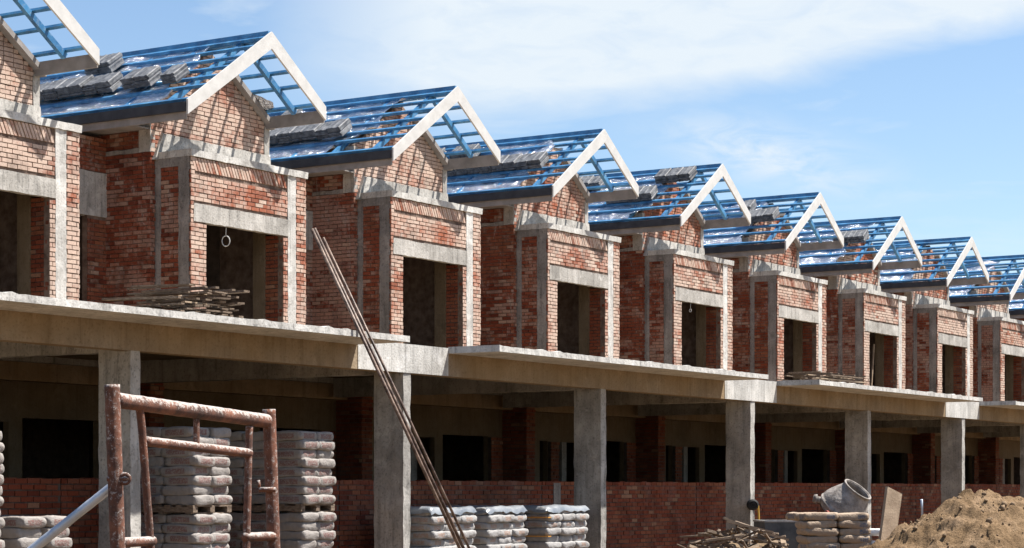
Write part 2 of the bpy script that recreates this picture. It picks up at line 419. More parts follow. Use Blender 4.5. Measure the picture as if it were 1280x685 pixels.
M['mortar_dark'] = simple('shaded_mortar', (0.06, 0.045, 0.038), (0.11, 0.085, 0.07), 6, 0.95, 0.4, 60)  # mortar darkened so that rooms and low walls carry shade in colour
def rough(o, amp=0.012, cell=0.16):
    """chip and wave the edges of a cast concrete part"""
    bm = bmesh.new(); bm.from_mesh(o.data)
    for _ in range(6):
        es = [e for e in bm.edges if e.calc_length() > cell]
        if not es: break
        bmesh.ops.subdivide_edges(bm, edges=es, cuts=1, use_grid_fill=True)
    for v in bm.verts:
        c = v.co
        d = Vector((noise.noise(c * 4.1 + Vector((1, 0, 0))), noise.noise(c * 4.1 + Vector((0, 7, 0))), noise.noise(c * 4.1 + Vector((0, 0, 3)))))
        d += Vector((noise.noise(c * 13 + Vector((1, 0, 0))), noise.noise(c * 13 + Vector((0, 7, 0))), noise.noise(c * 13 + Vector((0, 0, 3))))) * 0.6
        v.co = c + d * amp
    bm.to_mesh(o.data); bm.free(); return o
BM = [M['mortar'], M['brick']]
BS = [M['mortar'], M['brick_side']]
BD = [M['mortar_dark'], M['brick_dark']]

# ------------------------------------------------------------------ the terraced house
FL = 3.85          # top of the first floor slab
SLOPE = 0.69
APEX = 9.93
def zr(x): return APEX - SLOPE * abs(x)
XL, XR = -2.28, 1.60           # eaves either side of the ridge
YF, YB = -0.63, 5.6            # rake and back of the roof
GY = 0.82                      # gable wall plane
RY = 1.89                      # recessed wall plane
GL, GR = -1.63, 1.68           # gable wall ends
BXL, BXR = -1.49, 1.80         # bay ends
ML, MR = GR - P, GR            # the width of one house

def make_house():
    rng = random.Random(11)
    H = empty('terraced_house', (0, 0, 0), 'x', 'house', 'unfinished brick terraced houses in the row')
    # ---- bay front
    mb = MB()
    oz, oh = FL, 6.40
    hole = (-1.08, oz, 1.13, oh)
    lint = (BXL + 0.07, 6.38, 1.257, 6.70)
    coln = (1.257, FL, 1.50, 7.53)
    holed(mb, BXL, BXR, 0.0, 0.12, FL, 7.53, [hole])
    H2 = [(hole[0] - BXL, hole[1] - FL, hole[2] - BXL, hole[3] - FL + 0.0), (0.07, 6.38 - FL, 1.257 - BXL, 6.70 - FL), (1.257 - BXL, 0, 1.50 - BXL, 4), (0.10, 7.27 - FL, 1.257 - BXL, 4)]
    bricks(mb, (BXL, 0, FL), (1, 0, 0), (0, -1, 0), BXR - BXL, 7.53 - FL, H2, jag=(0.012, 0.012), rng=rng)
    # slanting course under the coping
    x = BXL + 0.12
    while x < 1.22:
        t = rng.random(); d = 0.012 + 0.012 * rng.random()
        z0, z1 = 7.285, 7.515; sh = -0.11
        c = [(x, -d, z0), (x + 0.058, -d, z0), (x + 0.058, 0.004, z0), (x, 0.004, z0), (x + sh, -d, z1), (x + sh + 0.058, -d, z1), (x + sh + 0.058, 0.004, z1), (x + sh, 0.004, z1)]
        mb.quadbox(c, 1, t); x += 0.082
    # right return and inner cheeks
    mb.box(BXR - 0.12, BXR, 0.12, RY, FL, 7.5)
    bricks(mb, (BXR, RY, FL), (0, -1, 0), (1, 0, 0), RY + 0.008, 7.5 - FL, jag=(0, 0.012), rng=rng)
    bay = mb.build('bay_wall', BM, H)
    mb = MB(); mb.box(lint[0], lint[2], -0.026, 0.10, lint[1], lint[3]); rough(mb.build('lintel', M['concrete'], bay), 0.012)
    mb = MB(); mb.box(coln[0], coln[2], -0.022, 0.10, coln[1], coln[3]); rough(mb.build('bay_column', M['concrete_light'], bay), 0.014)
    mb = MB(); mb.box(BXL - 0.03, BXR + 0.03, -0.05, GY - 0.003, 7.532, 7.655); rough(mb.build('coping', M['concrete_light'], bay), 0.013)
    # bay left cheek
    mb = MB(); mb.box(BXL, BXL + 0.12, 0.123, GY, FL, 7.53)
    bricks(mb, (BXL, GY, FL), (0, -1, 0), (-1, 0, 0), GY + 0.01, 7.53 - FL, [(0, 0, 0.14, 4), (0.56, 0, 0.80, 4), (0, 3.55, 0.80, 4)], jag=(0, 0.012), rng=rng)
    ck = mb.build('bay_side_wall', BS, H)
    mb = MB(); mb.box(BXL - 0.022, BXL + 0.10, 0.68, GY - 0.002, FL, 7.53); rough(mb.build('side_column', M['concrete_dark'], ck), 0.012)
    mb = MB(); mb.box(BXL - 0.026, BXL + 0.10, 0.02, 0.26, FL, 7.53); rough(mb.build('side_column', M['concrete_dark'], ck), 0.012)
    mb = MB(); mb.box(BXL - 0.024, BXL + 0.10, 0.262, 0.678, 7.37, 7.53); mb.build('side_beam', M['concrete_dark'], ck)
    # inside right cheek of the window with a bare column
    mb = MB(); mb.box(1.15, 1.27, 0.123, 0.42, FL, 6.38)
    bricks(mb, (1.15, 0.42, FL), (0, -1, 0), (-1, 0, 0), 0.41, 2.55, rng=rng)
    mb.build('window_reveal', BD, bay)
    mb = MB(); mb.box(1.10, 1.38, 0.423, 0.70, FL, 6.9); mb.build('inner_column', M['plaster'], H)  # darker tone than the other columns; shade inside the bay put into colour
    # ---- pier beside the bay
    mb = MB(); mb.box(GL, BXL - 0.002, GY, RY, FL, 7.66)
    bricks(mb, (GL, RY, FL), (0, -1, 0), (-1, 0, 0), RY - GY, 7.66 - FL, jag=(0, 0.014), rng=rng)
    bricks(mb, (GL - 0.008, GY, FL), (1, 0, 0), (0, -1, 0), BXL - GL - 0.02, 7.66 - FL, halves=True, rng=rng)
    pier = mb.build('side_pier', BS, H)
    mb = MB(); mb.box(GL - 0.03, BXL, GY + 0.266, RY, 7.662, 7.74); rough(mb.build('pier_cap', M['concrete_dark'], pier), 0.02)
    # ---- gable
    mb = MB()
    def prism(x0, x1, y0, y1, zb, off, mi=0):
        pts = [x0] + ([0.0] if x0 < 0 < x1 else []) + [x1]
        for a, b in zip(pts, pts[1:]):
            mb.quadbox([(a, y0, zb), (b, y0, zb), (b, y1, zb), (a, y1, zb), (a, y0, zr(a) - off), (b, y0, zr(b) - off), (b, y1, zr(b) - off), (a, y1, zr(a) - off)], mi)
    prism(GL, GR, GY, GY + 0.14, 7.66, 0.18)
    tri = []
    rows = int((APEX - 0.18 - 7.66) / BH)
    for r in range(rows):
        zt = 7.66 + (r + 1) * BH
        half = (APEX - 0.18 - zt) / SLOPE
        a = max(GL, -half); b = min(GR, half)
        if b - a > 0.15:
            bricks(mb, (a, GY, 7.66 + r * BH), (1, 0, 0), (0, -1, 0), b - a, BH, phase=r, rng=rng)
    gab = mb.build('gable_wall', BM, H)
    mb = MB()
    # ring beam across the foot of the gable, with its raked left end
    z0, z1 = 7.52, 8.02
    c = [(GL + 0.02, GY - 0.10, z0), (GR + 0.02, GY - 0.10, z0), (GR + 0.02, GY - 0.001, z0), (GL + 0.02, GY - 0.001, z0),
         (GL + 0.26, GY - 0.06, z1), (GR + 0.02, GY - 0.06, z1), (GR + 0.02, GY - 0.001, z1), (GL + 0.26, GY - 0.001, z1)]
    mb.quadbox(c); rough(mb.build('gable_beam', M['concrete'], gab), 0.02)
    mb = MB(); mb.box(GR - 0.12, GR + 0.03, GY - 0.03, GY + 0.16, 8.022, zr(GR) - 0.20); rough(mb.build('edge_column', M['concrete'], gab), 0.012)
    mb = MB(); mb.box(GL - 0.02, GL + 0.10, GY - 0.02, GY + 0.262, 7.664, zr(GL) - 0.20); rough(mb.build('edge_column', M['concrete'], gab), 0.012)
    mb = MB(); mb.bar((0.45, GY - 0.02, zr(0.45) - 0.15), (GR + 0.08, GY - 0.02, zr(GR + 0.08) - 0.15), 0.26, 0.09); mb.build('verge_coping', M['grey_board'], gab)
    # ---- recessed wall with a doorway
    mb = MB(); door = (-3.60, FL, -2.12, 6.54)
    holed(mb, ML + 0.02, GL, RY, RY + 0.12, FL, 7.97, [door])
    bricks(mb, (ML + 0.02, RY, FL), (1, 0, 0), (0, -1, 0), GL - ML - 0.03, 7.97 - FL, [(door[0] - ML - 0.02, 0, door[2] - ML - 0.02, door[3] - FL), (0, 6.54 - FL, 3, 7.34 - FL)], rng=rng)
    mb.box(GL + 0.02, GL + 0.13, GY + 0.265, YB, 7.745, zr(GL) - 0.2)
    bricks(mb, (GL + 0.02, YB - 1.0, 7.745), (0, -1, 0), (-1, 0, 0), YB - 1.0 - GY - 0.27, 0.85, rng=rng)
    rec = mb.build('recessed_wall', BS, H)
    mb = MB(); mb.box(ML + 0.05, GL - 0.004, RY - 0.03, RY + 0.1, 6.54, 7.34); rough(mb.build('door_lintel', M['concrete'], rec), 0.012)
    mb = MB(); mb.box(ML + 0.02, GL + 0.02, RY + 0.13, YB, 7.7, 7.9); mb.build('gutter_slab', M['concrete_dark'], H)
    # ---- behind: floors, ceiling, party and back walls
    mb = MB(); mb.box(ML, MR, -0.098, YB, 3.66, FL - 0.004); mb.build('floor_slab', M['concrete'], H)
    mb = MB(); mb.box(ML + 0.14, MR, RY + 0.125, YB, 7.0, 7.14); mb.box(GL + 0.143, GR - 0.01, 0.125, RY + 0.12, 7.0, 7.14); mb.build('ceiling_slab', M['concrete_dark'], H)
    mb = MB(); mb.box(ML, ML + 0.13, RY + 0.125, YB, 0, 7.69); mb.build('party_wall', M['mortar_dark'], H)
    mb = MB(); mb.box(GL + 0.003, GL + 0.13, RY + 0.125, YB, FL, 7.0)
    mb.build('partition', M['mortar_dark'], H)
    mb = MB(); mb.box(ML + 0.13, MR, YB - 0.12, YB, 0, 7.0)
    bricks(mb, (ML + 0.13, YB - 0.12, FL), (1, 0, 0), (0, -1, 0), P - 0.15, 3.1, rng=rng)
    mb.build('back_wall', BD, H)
    # ---- ground floor wall under the first floor
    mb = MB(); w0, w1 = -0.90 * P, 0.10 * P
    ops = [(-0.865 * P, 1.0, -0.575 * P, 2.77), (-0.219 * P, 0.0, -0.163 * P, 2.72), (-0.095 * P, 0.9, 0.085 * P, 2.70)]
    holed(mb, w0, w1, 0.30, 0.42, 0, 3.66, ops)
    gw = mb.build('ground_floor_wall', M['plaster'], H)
    mb = MB(); mb.box(-0.575 * P, -0.50 * P, 0.22, 0.297, 0, 2.75)
    bricks(mb, (-0.575 * P, 0.22, 0), (1, 0, 0), (0, -1, 0), 0.075 * P, 2.75, rng=rng)
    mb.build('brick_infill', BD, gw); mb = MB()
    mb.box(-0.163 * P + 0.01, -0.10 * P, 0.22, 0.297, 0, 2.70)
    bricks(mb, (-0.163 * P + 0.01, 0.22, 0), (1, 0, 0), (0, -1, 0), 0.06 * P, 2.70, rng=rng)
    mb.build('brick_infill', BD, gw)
    mb = MB(); mb.box(-0.476 * P, -0.42 * P, -0.32, 0.298, 0, 3.655)
    bricks(mb, (-0.476 * P, 0.298, 0), (0, -1, 0), (-1, 0, 0), 0.62, 3.62, jag=(0, 0.01), rng=rng)
    bricks(mb, (-0.476 * P, -0.32, 0), (1, 0, 0), (0, -1, 0), 0.056 * P, 3.62, rng=rng)
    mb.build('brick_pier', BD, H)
    mb = MB(); mb.box(-0.055 * P, -0.020 * P, 0.31, 0.40, 0.9, 2.70); mb.build('window_mullion', M['concrete_dark'], gw)
    mb = MB(); mb.box(w0, w1, 0.02, 0.296, 3.36, 3.658); mb.build('rear_beam', M['concrete_form'], H)
    # ---- roof
    mb = MB(); mb.box(-0.05, 0.05, YF + 0.03, YB, APEX - 0.15, APEX + 0.02)
    rf = mb.build('roof_frame', M['blue'], H)
    ang = math.atan(SLOPE)
    for side, xe, ys in ((-1, XL, [0.02, 1.05, 2.1, 3.15, 4.2, 5.25]), (1, XR, [0.02, 1.05, 2.1, 3.15, 4.2, 5.25])):
        nrm = Vector((side * math.sin(ang), 0, math.cos(ang)))
        for y in ys:
            mb = MB()
            a = Vector((side * 0.04, y, zr(0.04))) - nrm * 0.115; b = Vector((xe - side * 0.03, y, zr(xe - side * 0.03))) - nrm * 0.115
            mb.bar(a, b, 0.085, 0.10, nrm); mb.build('rafter', M['blue'], rf)
        ln = abs(xe) / math.cos(ang); k = max(3, int(round(ln / 0.40)))
        for i in range(k):
            d = (i + 0.42) / k * abs(xe) if i < k - 1 else abs(xe) - 0.06
            x = side * d
            mb = MB(); c = Vector((x, 0, zr(x))) - nrm * 0.033
            j1, j2 = (rng.random() - 0.5) * 0.05, (rng.random() - 0.5) * 0.05
            mb.bar((c.x + j1, YF + 0.025, c.z - side * SLOPE * j1), (c.x + j2, YB, c.z - side * SLOPE * j2), 0.058, 0.058, nrm); mb.build('purlin', M['blue'], rf)
    # white bargeboards on the rake, plumb cut at the foot
    for side, xe in ((-1, XL), (1, XR)):
        mb = MB(); xe2 = xe + side * 0.02; d0, d1 = 0.30, 0.25
        y0, y1 = YF - 0.02, YF + 0.02
        c = [(0, y0, APEX - d0), (xe2, y0, zr(xe2) - d1), (xe2, y1, zr(xe2) - d1), (0, y1, APEX - d0),
             (0, y0, APEX + 0.01), (xe2, y0, zr(xe2) + 0.01), (xe2, y1, zr(xe2) + 0.01), (0, y1, APEX + 0.01)]
        mb.quadbox(c); mb.build('bargeboard', M['white'], rf)
    mb = MB(); mb.box(XL - 0.05, XL + 0.0, YF + 0.03, YB, zr(XL) - 0.21, zr(XL) - 0.045); mb.build('gutter_board', M['dark_board'], rf)
    mb = MB(); mb.box(XL + 0.005, XL + 0.04, YF + 0.05, YB, zr(XL) - 0.34, zr(XL) - 0.13); mb.build('eave_board', M['grey_board'], rf)
    mb = MB(); mb.box(XL + 0.045, GL - 0.03, GY - 0.01, YB, zr(XL) - 0.30, zr(XL) - 0.28); mb.build('soffit', M['grey_board'], rf)
    mb = MB(); mb.box(XR - 0.01, XR + 0.03, YF + 0.025, YB, zr(XR) - 0.30, zr(XR) - 0.07); mb.build('eave_board', M['grey_board'], rf)
    return H, rf

house0, roof0 = make_house()

def foil(parent, seed, start, name='foil_sheet'):
    """crumpled reflective sheet laid over the rafters under the battens"""
    rng = random.Random(seed); off = Vector((seed * 3.7, seed * 1.3, 0))
    for side, xe in ((-1, XL), (1, XR)):
        nx, ny = 30, 64; mb = MB(); idx = {}
        s0 = start if side < 0 else start + 0.35
        for j in range(ny + 1):
            for i in range(nx + 1):
                u = i / nx; x = side * (0.10 + u * (abs(xe) - 0.16))
                edge = s0 + 0.55 * (noise.noise(Vector((u * 3.0 + seed, 4.1, 0))) ) + 0.14 * noise.noise(Vector((u * 13 + seed, 0.3, 2))) + (0.45 * (u - 0.5) if seed % 2 else -0.30 * (u - 0.5))
                y = edge + (YB - 0.05 - edge) * (j / ny)
                w = 0.034 * noise.noise(Vector((u * 7, y * 2.3, seed)) + off) + 0.024 * noise.noise(Vector((u * 15, y * 6, seed)) + off)
                w += 0.11 * max(0, noise.noise(Vector((u * 3.2, y * 1.6, seed + 9)) + off)) * (1.0 if u < 0.3 or u > 0.8 else 0.5)
                fr = max(0, 1 - (y - edge) / 0.22)
                w += 0.07 * fr * (0.5 + noise.noise(Vector((u * 16, seed, 3))))
                mb.v.append((x, y, zr(x) - 0.078 + w))
        for j in range(ny):
            for i in range(nx):
                a = j * (nx + 1) + i
                mb.f.append((a, a + 1, a + nx + 2, a + nx + 1)); mb.mi.append(0); mb.tone.append(0.5)
        mb.build(name, M['foil'], parent, smooth=True)

HOUSE_LABELS = [
    'unfinished brick house cut off by the left edge, only its right half showing',
    'unfinished brick house with a wire loop hanging in its bay, above the tall timber stack',
    'unfinished brick house behind the three leaning poles, third gable from the left',
    'unfinished brick house above the three wrapped sack stacks, fourth gable from the left',
    'unfinished brick house with tiles stacked up at its ridge, fifth gable from the left',
    'unfinished brick house with a large and a small tile stack, sixth gable from the left',
    'unfinished brick house just behind the second flat timber stack, seventh gable from the left',
    'unfinished brick house without tiles on its roof, eighth gable from the left',
    'unfinished brick house at the right edge with half its bay cut off',
    'farthest brick house of the row, only its roof top peeping over the ninth gable',
]
S0 = 4.896            # ridge of the house k = 0 in pitches
BAYQ = 24.70
houses = []
foil_start = [0.7, 0.45, 0.75, 0.55, 0.62, 0.85, 0.5, 0.95, 0.8, 0.6]
for i, lab in enumerate(HOUSE_LABELS):
    k = i - 1
    h = house0 if i == 0 else copy_tree(house0)
    h.location = ((S0 + k) * P, BAYQ, 0)
    h['label'] = lab
    houses.append(h)
for i, h in enumerate(houses):
    rf = [c for c in h.children if c.name.startswith('roof_frame')][0]
    foil(rf, i + 1, foil_start[i])

mb = MB(); mb.box(MR + 0.125, MR + 0.24, 0.05, YB, 0, 7.5); mb.build('added_end_wall', M['mortar_dark'], houses[-1])  # added to shut out bright ground behind the last openings

# ------------------------------------------------------------------ porches (one per pair of houses)
Q0, QC = 17.65, 18.62
def make_porch():
    O = empty('porch_canopy', (0, 0, 0), 'x', 'porch', 'concrete porches along the row')
    rng = random.Random(3)
    def rough_slab(x0, x1, y0, y1, z0, z1, n):
        mb = MB(); pts = [x0 + (x1 - x0) * i / n for i in range(n + 1)]
        jt = [(rng.random() - 0.5) * 0.012 for _ in pts]; jz = [(rng.random() - 0.5) * 0.008 + (0.018 if rng.random() < 0.06 else 0) for _ in pts]
        v = []
        for x, a, b in zip(pts, jt, jz):
            v += [(x, y0 + a, z0), (x, y1, z0), (x, y1, z1 + b), (x, y0 + a * 0.4, z1 + b)]
        mb.v = v
        for i in range(n):
            a = i * 4; b = a + 4
            for q in ((0, 1, 1, 0), (1, 2, 2, 1), (2, 3, 3, 2), (3, 0, 0, 3)):
                mb.f.append((a + q[0], a + q[1], b + q[2], b + q[3])); mb.mi.append(0); mb.tone.append(0.5)
        mb.f.append((0, 1, 2, 3)); mb.f.append((n * 4 + 3, n * 4 + 2, n * 4 + 1, n * 4)); mb.mi += [0, 0]; mb.tone += [0.5, 0.5]
        return mb
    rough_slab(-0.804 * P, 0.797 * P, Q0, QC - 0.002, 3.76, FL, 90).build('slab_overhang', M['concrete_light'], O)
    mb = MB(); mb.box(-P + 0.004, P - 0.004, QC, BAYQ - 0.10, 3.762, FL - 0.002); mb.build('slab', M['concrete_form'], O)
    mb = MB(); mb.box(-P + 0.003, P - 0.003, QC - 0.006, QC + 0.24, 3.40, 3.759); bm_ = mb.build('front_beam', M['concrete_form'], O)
    # pale facings where sun falls between overhangs, sunlight put into their colour
    mb = MB(); mb.box(-P + 0.003, -0.806 * P, QC - 0.014, QC - 0.0065, 3.402, FL - 0.004); mb.build('sunlit_beam_end', M['concrete_light'], O)
    mb = MB(); mb.box(0.80 * P, P - 0.003, QC - 0.014, QC - 0.0065, 3.402, FL - 0.004); mb.build('sunlit_beam_end', M['concrete_light'], O)
    for c in (-0.005, 0.995):
        x0 = c * P; x1 = x0 + 0.19
        mb = MB(); mb.box(x0, x1, QC + 0.002, QC + 0.56, 0, 3.398)
        rough(mb.build('column', M['concrete'], O), 0.012)
        mb = MB(); mb.box(x0, x1, QC + 0.245, BAYQ - 0.105, 3.39, 3.758); rough(mb.build('cross_beam', M['concrete'], O), 0.012)
    return O
porch0 = make_porch()
PORCH_LABELS = [
    'concrete porch at the left with the tall timber stack and the leaning poles',
    'concrete porch above the wrapped sacks, ending at the column with the black coil',
    'concrete porch behind the cement mixer with the flat timber stack on its slab',
    'far concrete porch beyond the sand heap, cut off by the right edge',
    'unseen porch added past the right edge to keep sun off the far bays',  # extra porch beyond the frame, added for its shade
]
for m, lab in enumerate(PORCH_LABELS):
    o = porch0 if m == 0 else copy_tree(porch0)
    o.location = ((3.321 + 2 * m) * P, 0, 0); o['label'] = lab

# ------------------------------------------------------------------ low brick walls between the porch columns
WALL_LABELS = [
    'low brick wall behind the low sack stack at the left edge', 'low brick wall behind the tall double pallets of sacks',
    'low brick wall behind the three film wrapped sack stacks', 'low brick wall with a bare concrete post, behind the broken timber',
    'low brick wall behind the cement mixer and brown sacks', 'low brick wall behind the leaning plank and thin stake',
    'low brick wall just beyond the top of the sand heap', 'low brick wall at the right edge in the farthest porch bay',
]
rng = random.Random(5)
mb = MB(); mb.box(0.0, P - 0.01, 0, 0.11, 0, 1.74)
bricks(mb, (0.0, 0, 0), (1, 0, 0), (0, -1, 0), P - 0.02, 1.75, rng=rng)
x = 0.02
while x < P - 0.25:
    if rng.random() < 0.75: mb.box(x, x + 0.2, 0.01, 0.10, 1.741, 1.745 + 0.015 * rng.random(), 1, rng.random())
    x += 0.222
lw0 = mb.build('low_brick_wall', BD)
for i, lab in enumerate(WALL_LABELS):
    w = lw0 if i == 0 else lw0.copy()
    if i: COL.objects.link(w)
    w.location = ((2.316 + i) * P, 19.86, 0)
    tag(w, lab, 'wall', 'low brick walls between the porch columns')
    if i == 3:
        mb = MB(); mb.box(0.38, 0.62, -0.03, 0.1, 0, 1.72); mb.build('stiffener_post', M['concrete_dark'], w)

# ------------------------------------------------------------------ roof tile stacks
def tile_mesh(seed):
    rng = random.Random(seed)
    mb = MB(); W, LN = 0.33, 0.42; n = 7 if seed % 3 else 6
    prof = [(0, 0.0), (0.015, 0.016), (0.05, 0.018), (0.07, 0.005), (0.155, 0.006), (0.172, 0.013), (0.20, 0.013), (0.22, 0.006), (0.31, 0.004), (0.33, 0.0)]
    th = 0.026
    for t in range(n):
        z = 0.0 + t * 0.030; dx = (rng.random() - 0.5) * 0.045; dy = (rng.random() - 0.5) * 0.025
        i0 = len(mb.v)
        for s in (0, 1):
            for (a, b) in prof: mb.v.append((s * LN + dx, a - W / 2 + dy, z + b))
            for (a, b) in prof: mb.v.append((s * LN + dx, a - W / 2 + dy, z + b - th))
        k = len(prof)
        for i in range(k - 1):
            A = i0; B = i0 + 2 * k
            for q in ((A + i, A + i + 1, B + i + 1, B + i), (A + k + i, A + k + i + 1, B + k + i + 1, B + k + i),
                      (A + i, A + i + 1, A + k + i + 1, A + k + i), (B + i, B + i + 1, B + k + i + 1, B + k + i)):
                mb.f.append(q); mb.mi.append(0); mb.tone.append(0.5)
        for e in (0, k - 1):
            mb.f.append((i0 + e, i0 + 2 * k + e, i0 + 3 * k + e, i0 + k + e)); mb.mi.append(0); mb.tone.append(0.5)
    return mb
tile_src = [tile_mesh(s) for s in range(6)]
tile_objs = []
for s in tile_src:
    tile_objs.append(None)
tile_me = {}
def tile_stack(k, t, n, label, group, seed=0):
    """t: height up the left slope (0 eave, 1 ridge), n: metres back from the rake"""
    v = (seed * 5 + seed // 3) % 6
    if v not in tile_me:
        o = tile_src[v].build('tile_stack', M['tile']); tile_me[v] = o.data
    else:
        o = bpy.data.objects.new('tile_stack', tile_me[v]); COL.objects.link(o)
    x = XL * (1 - t)
    ang = math.atan(SLOPE)
    base = Vector(((S0 + k) * P + x, BAYQ + YF + n, zr(x))) + Vector((-math.sin(ang), 0, math.cos(ang))) * 0.03
    rg = random.Random(seed * 17 + 5)
    o.rotation_euler = (0, -ang, (rg.random() - 0.5) * 0.14)
    o.location = base + Vector((rg.random() - 0.5, 0, (0.5 - rg.random()) * 0.0)) * 0.05
    tag(o, label, 'tile stack', group)
    return o
sd = 0
def row(k, t, n0, n1, label, group):
    global sd
    n = n0 + 0.165
    while n < n1:
        tile_stack(k, t, n, label, group, sd); sd += 1; n += 0.335
row(0, 0.30, 0.86, 1.15, 'grey tile stack standing alone nearest the white rake on the second roof from the left', None)
row(0, 0.30, 1.45, 2.05, 'grey tile stack in the touching pair on the second roof from the left', 'pair of tile stacks on the second roof')
row(0, 0.30, 2.40, 4.60, 'grey tile stack in the long lower row on the second roof from the left', 'long row of tile stacks on the second roof')
row(0, 0.66, 3.15, 3.95, 'grey tile stack above the long row on the second roof from the left', 'upper tile stacks on the second roof')
row(1, 0.30, 1.75, 4.4, 'grey tile stack in the long row on the third roof from the left', 'row of tile stacks on the third roof')
row(1, 0.64, 3.6, 4.1, 'grey tile stack seen through the second gable frame, on the third roof', 'upper tile stacks on the third roof')
row(2, 0.36, 0.80, 3.6, 'grey tile stack in the long row on the fourth roof from the left', 'row of tile stacks on the fourth roof')
row(2, 0.66, 3.1, 3.7, 'grey tile stack seen through the third gable frame, on the fourth roof', 'upper tile stacks on the fourth roof')
row(2, 0.66, 4.1, 4.7, 'grey tile stack at the far end of the upper line on the fourth roof', 'far tile stacks on the fourth roof')
row(3, 0.36, 1.25, 2.6, 'grey tile stack in the lower row on the fifth roof from the left', 'lower tile stacks on the fifth roof')
row(3, 0.70, 0.55, 1.4, 'grey tile stack up at the ridge of the fifth roof from the left', 'ridge tile stacks on the fifth roof')
row(3, 0.70, 3.2, 4.1, 'grey tile stack seen through the fourth gable frame, on the fifth roof', 'far tile stacks on the fifth roof')
row(4, 0.44, 0.80, 1.8, 'grey tile stack in the large block on the sixth roof from the left', 'tile stacks on the sixth roof')
row(4, 0.66, 1.75, 2.05, 'small grey tile stack above the large block on the sixth roof', None)
row(5, 0.46, 0.70, 1.6, 'grey tile stack on the seventh roof from the left', 'tile stacks on the seventh roof')

# ------------------------------------------------------------------ sacks, pallets and stacks
def sack_mesh(name, lx, ly, lz, mat, seed):
    bm = bmesh.new(); bmesh.ops.create_cube(bm, size=2.0)
    bmesh.ops.subdivide_edges(bm, edges=bm.edges[:], cuts=9, use_grid_fill=True)
    for v in bm.verts:
        x, y, z = v.co
        px = x * math.sqrt(max(0, 1 - 0.05 * y ** 6 - 0.10 * z * z)); py = y * math.sqrt(max(0, 1 - 0.05 * x ** 6 - 0.10 * z * z))
        pz = z * (1 - 0.15 * (abs(x) ** 6) - 0.12 * (abs(y) ** 6))
        v.co = Vector((px * lx / 2, py * ly / 2, pz * lz / 2))
        v.co.z += 0.016 * noise.noise(Vector((v.co.x * 4, v.co.y * 4, seed * 3.1)))
        v.co += Vector((noise.noise(v.co * 24 + Vector((seed, 2, 0))), noise.noise(v.co * 24 + Vector((7, seed, 0))), noise.noise(v.co * 24 + Vector((0, 3, seed))))) * 0.006
        w = noise.noise(v.co * 9 + Vector((seed, 0, 0))) * 0.014
        v.co += Vector((w, noise.noise(v.co * 9 + Vector((0, seed, 5))) * 0.012, w * 0.6))
    me = bpy.data.meshes.new(name); bm.to_mesh(me); bm.free()
    me.materials.append(mat); me.polygons.foreach_set('use_smooth', [True] * len(me.polygons))
    return me
def sack(me, x, y, z, rz, label, group, tilt=0.0):
    o = bpy.data.objects.new('cement_sack', me); COL.objects.link(o)
    o.location = (x, y, z); o.rotation_euler = (tilt, tilt * 0.6, rz)
    return tag(o, label, 'sack', group)

def pallet(x, y, z, w, d, label, group=None, rz=0.0):
    mb = MB()
    for i in range(6):
        yy = -d / 2 + 0.05 + i * (d - 0.1) / 5
        mb.box(-w / 2, w / 2, yy - 0.05, yy + 0.05, 0.095, 0.115)
    for i in range(3):
        xx = -w / 2 + 0.05 + i * (w - 0.1) / 2
        mb.box(xx - 0.045, xx + 0.045, -d / 2, d / 2, 0.018, 0.094)
    for i in range(3):
        yy = -d / 2 + 0.08 + i * (d - 0.16) / 2
        mb.box(-w / 2, w / 2, yy - 0.05, yy + 0.05, 0.0, 0.0175)
    o = mb.build('wooden_pallet', M['timber'], loc=(x, y, z)); o.rotation_euler[2] = rz
    return tag(o, label, 'pallet', group)

def sack_stack(x0, x1, y0, y1, z0, n, step, nx, ny, me, label, group, rng, visible=None):
    """courses of sacks filling a rectangle; hidden inner ones are left out below the top course"""
    w = (x1 - x0) / nx; d = (y1 - y0) / ny
    for c in range(n):
        for i in range(nx):
            for j in range(ny):
                if c < n - 1 and not (i == 0 or j == 0): continue
                if visible and not visible(c, i, j): continue
                jx = (rng.random() - 0.5) * 0.045; jy = (rng.random() - 0.5) * 0.05
                x = x0 + (i + 0.5) * w + jx; y = y0 + (j + 0.5) * d + jy + (0.02 if c % 2 else -0.02)
                sack(me[(c + i * 3 + j) % len(me)], x, y, z0 + (c + 0.5) * step, (rng.random() - 0.5) * 0.10, label, group, (rng.random() - 0.5) * 0.04)

rng = random.Random(21)
red = [sack_mesh('cement_sack', 0.39, 0.575, 0.146, M['bag_red'], s) for s in (1, 2, 3, 11, 12)]
for nm, sx, w, dp, nd, lab, labp in (('a', 3.449, 0.74, 1.1, 2, 'tall stack right behind the scaffold frame', 'nearer'), ('b', 3.825, 0.74, 1.6, 3, 'tall stack left of the pole column', 'farther')):
    x0 = sx * P; y0 = 18.25; g = 'printed sacks in the ' + labp + ' tall double stack'
    pallet(x0 + w / 2, y0 + dp / 2, 0.0, w + 0.05, dp, 'wooden pallet on the ground under the ' + labp + ' tall sack stack')
    sack_stack(x0, x0 + w, y0, y0 + dp, 0.115, 9, 0.128, 2, nd, red, 'printed cement sack in the lower half of the ' + lab, g + ', lower half', rng)
    pallet(x0 + w / 2, y0 + dp / 2, 0.115 + 9 * 0.128 + 0.012, w + 0.05, dp, 'wooden pallet halfway up the ' + labp + ' tall sack stack')
    sack_stack(x0, x0 + w, y0, y0 + dp, 0.245 + 9 * 0.128, 8, 0.128, 2, nd, red, 'printed cement sack in the upper half of the ' + lab, g + ', upper half', rng)
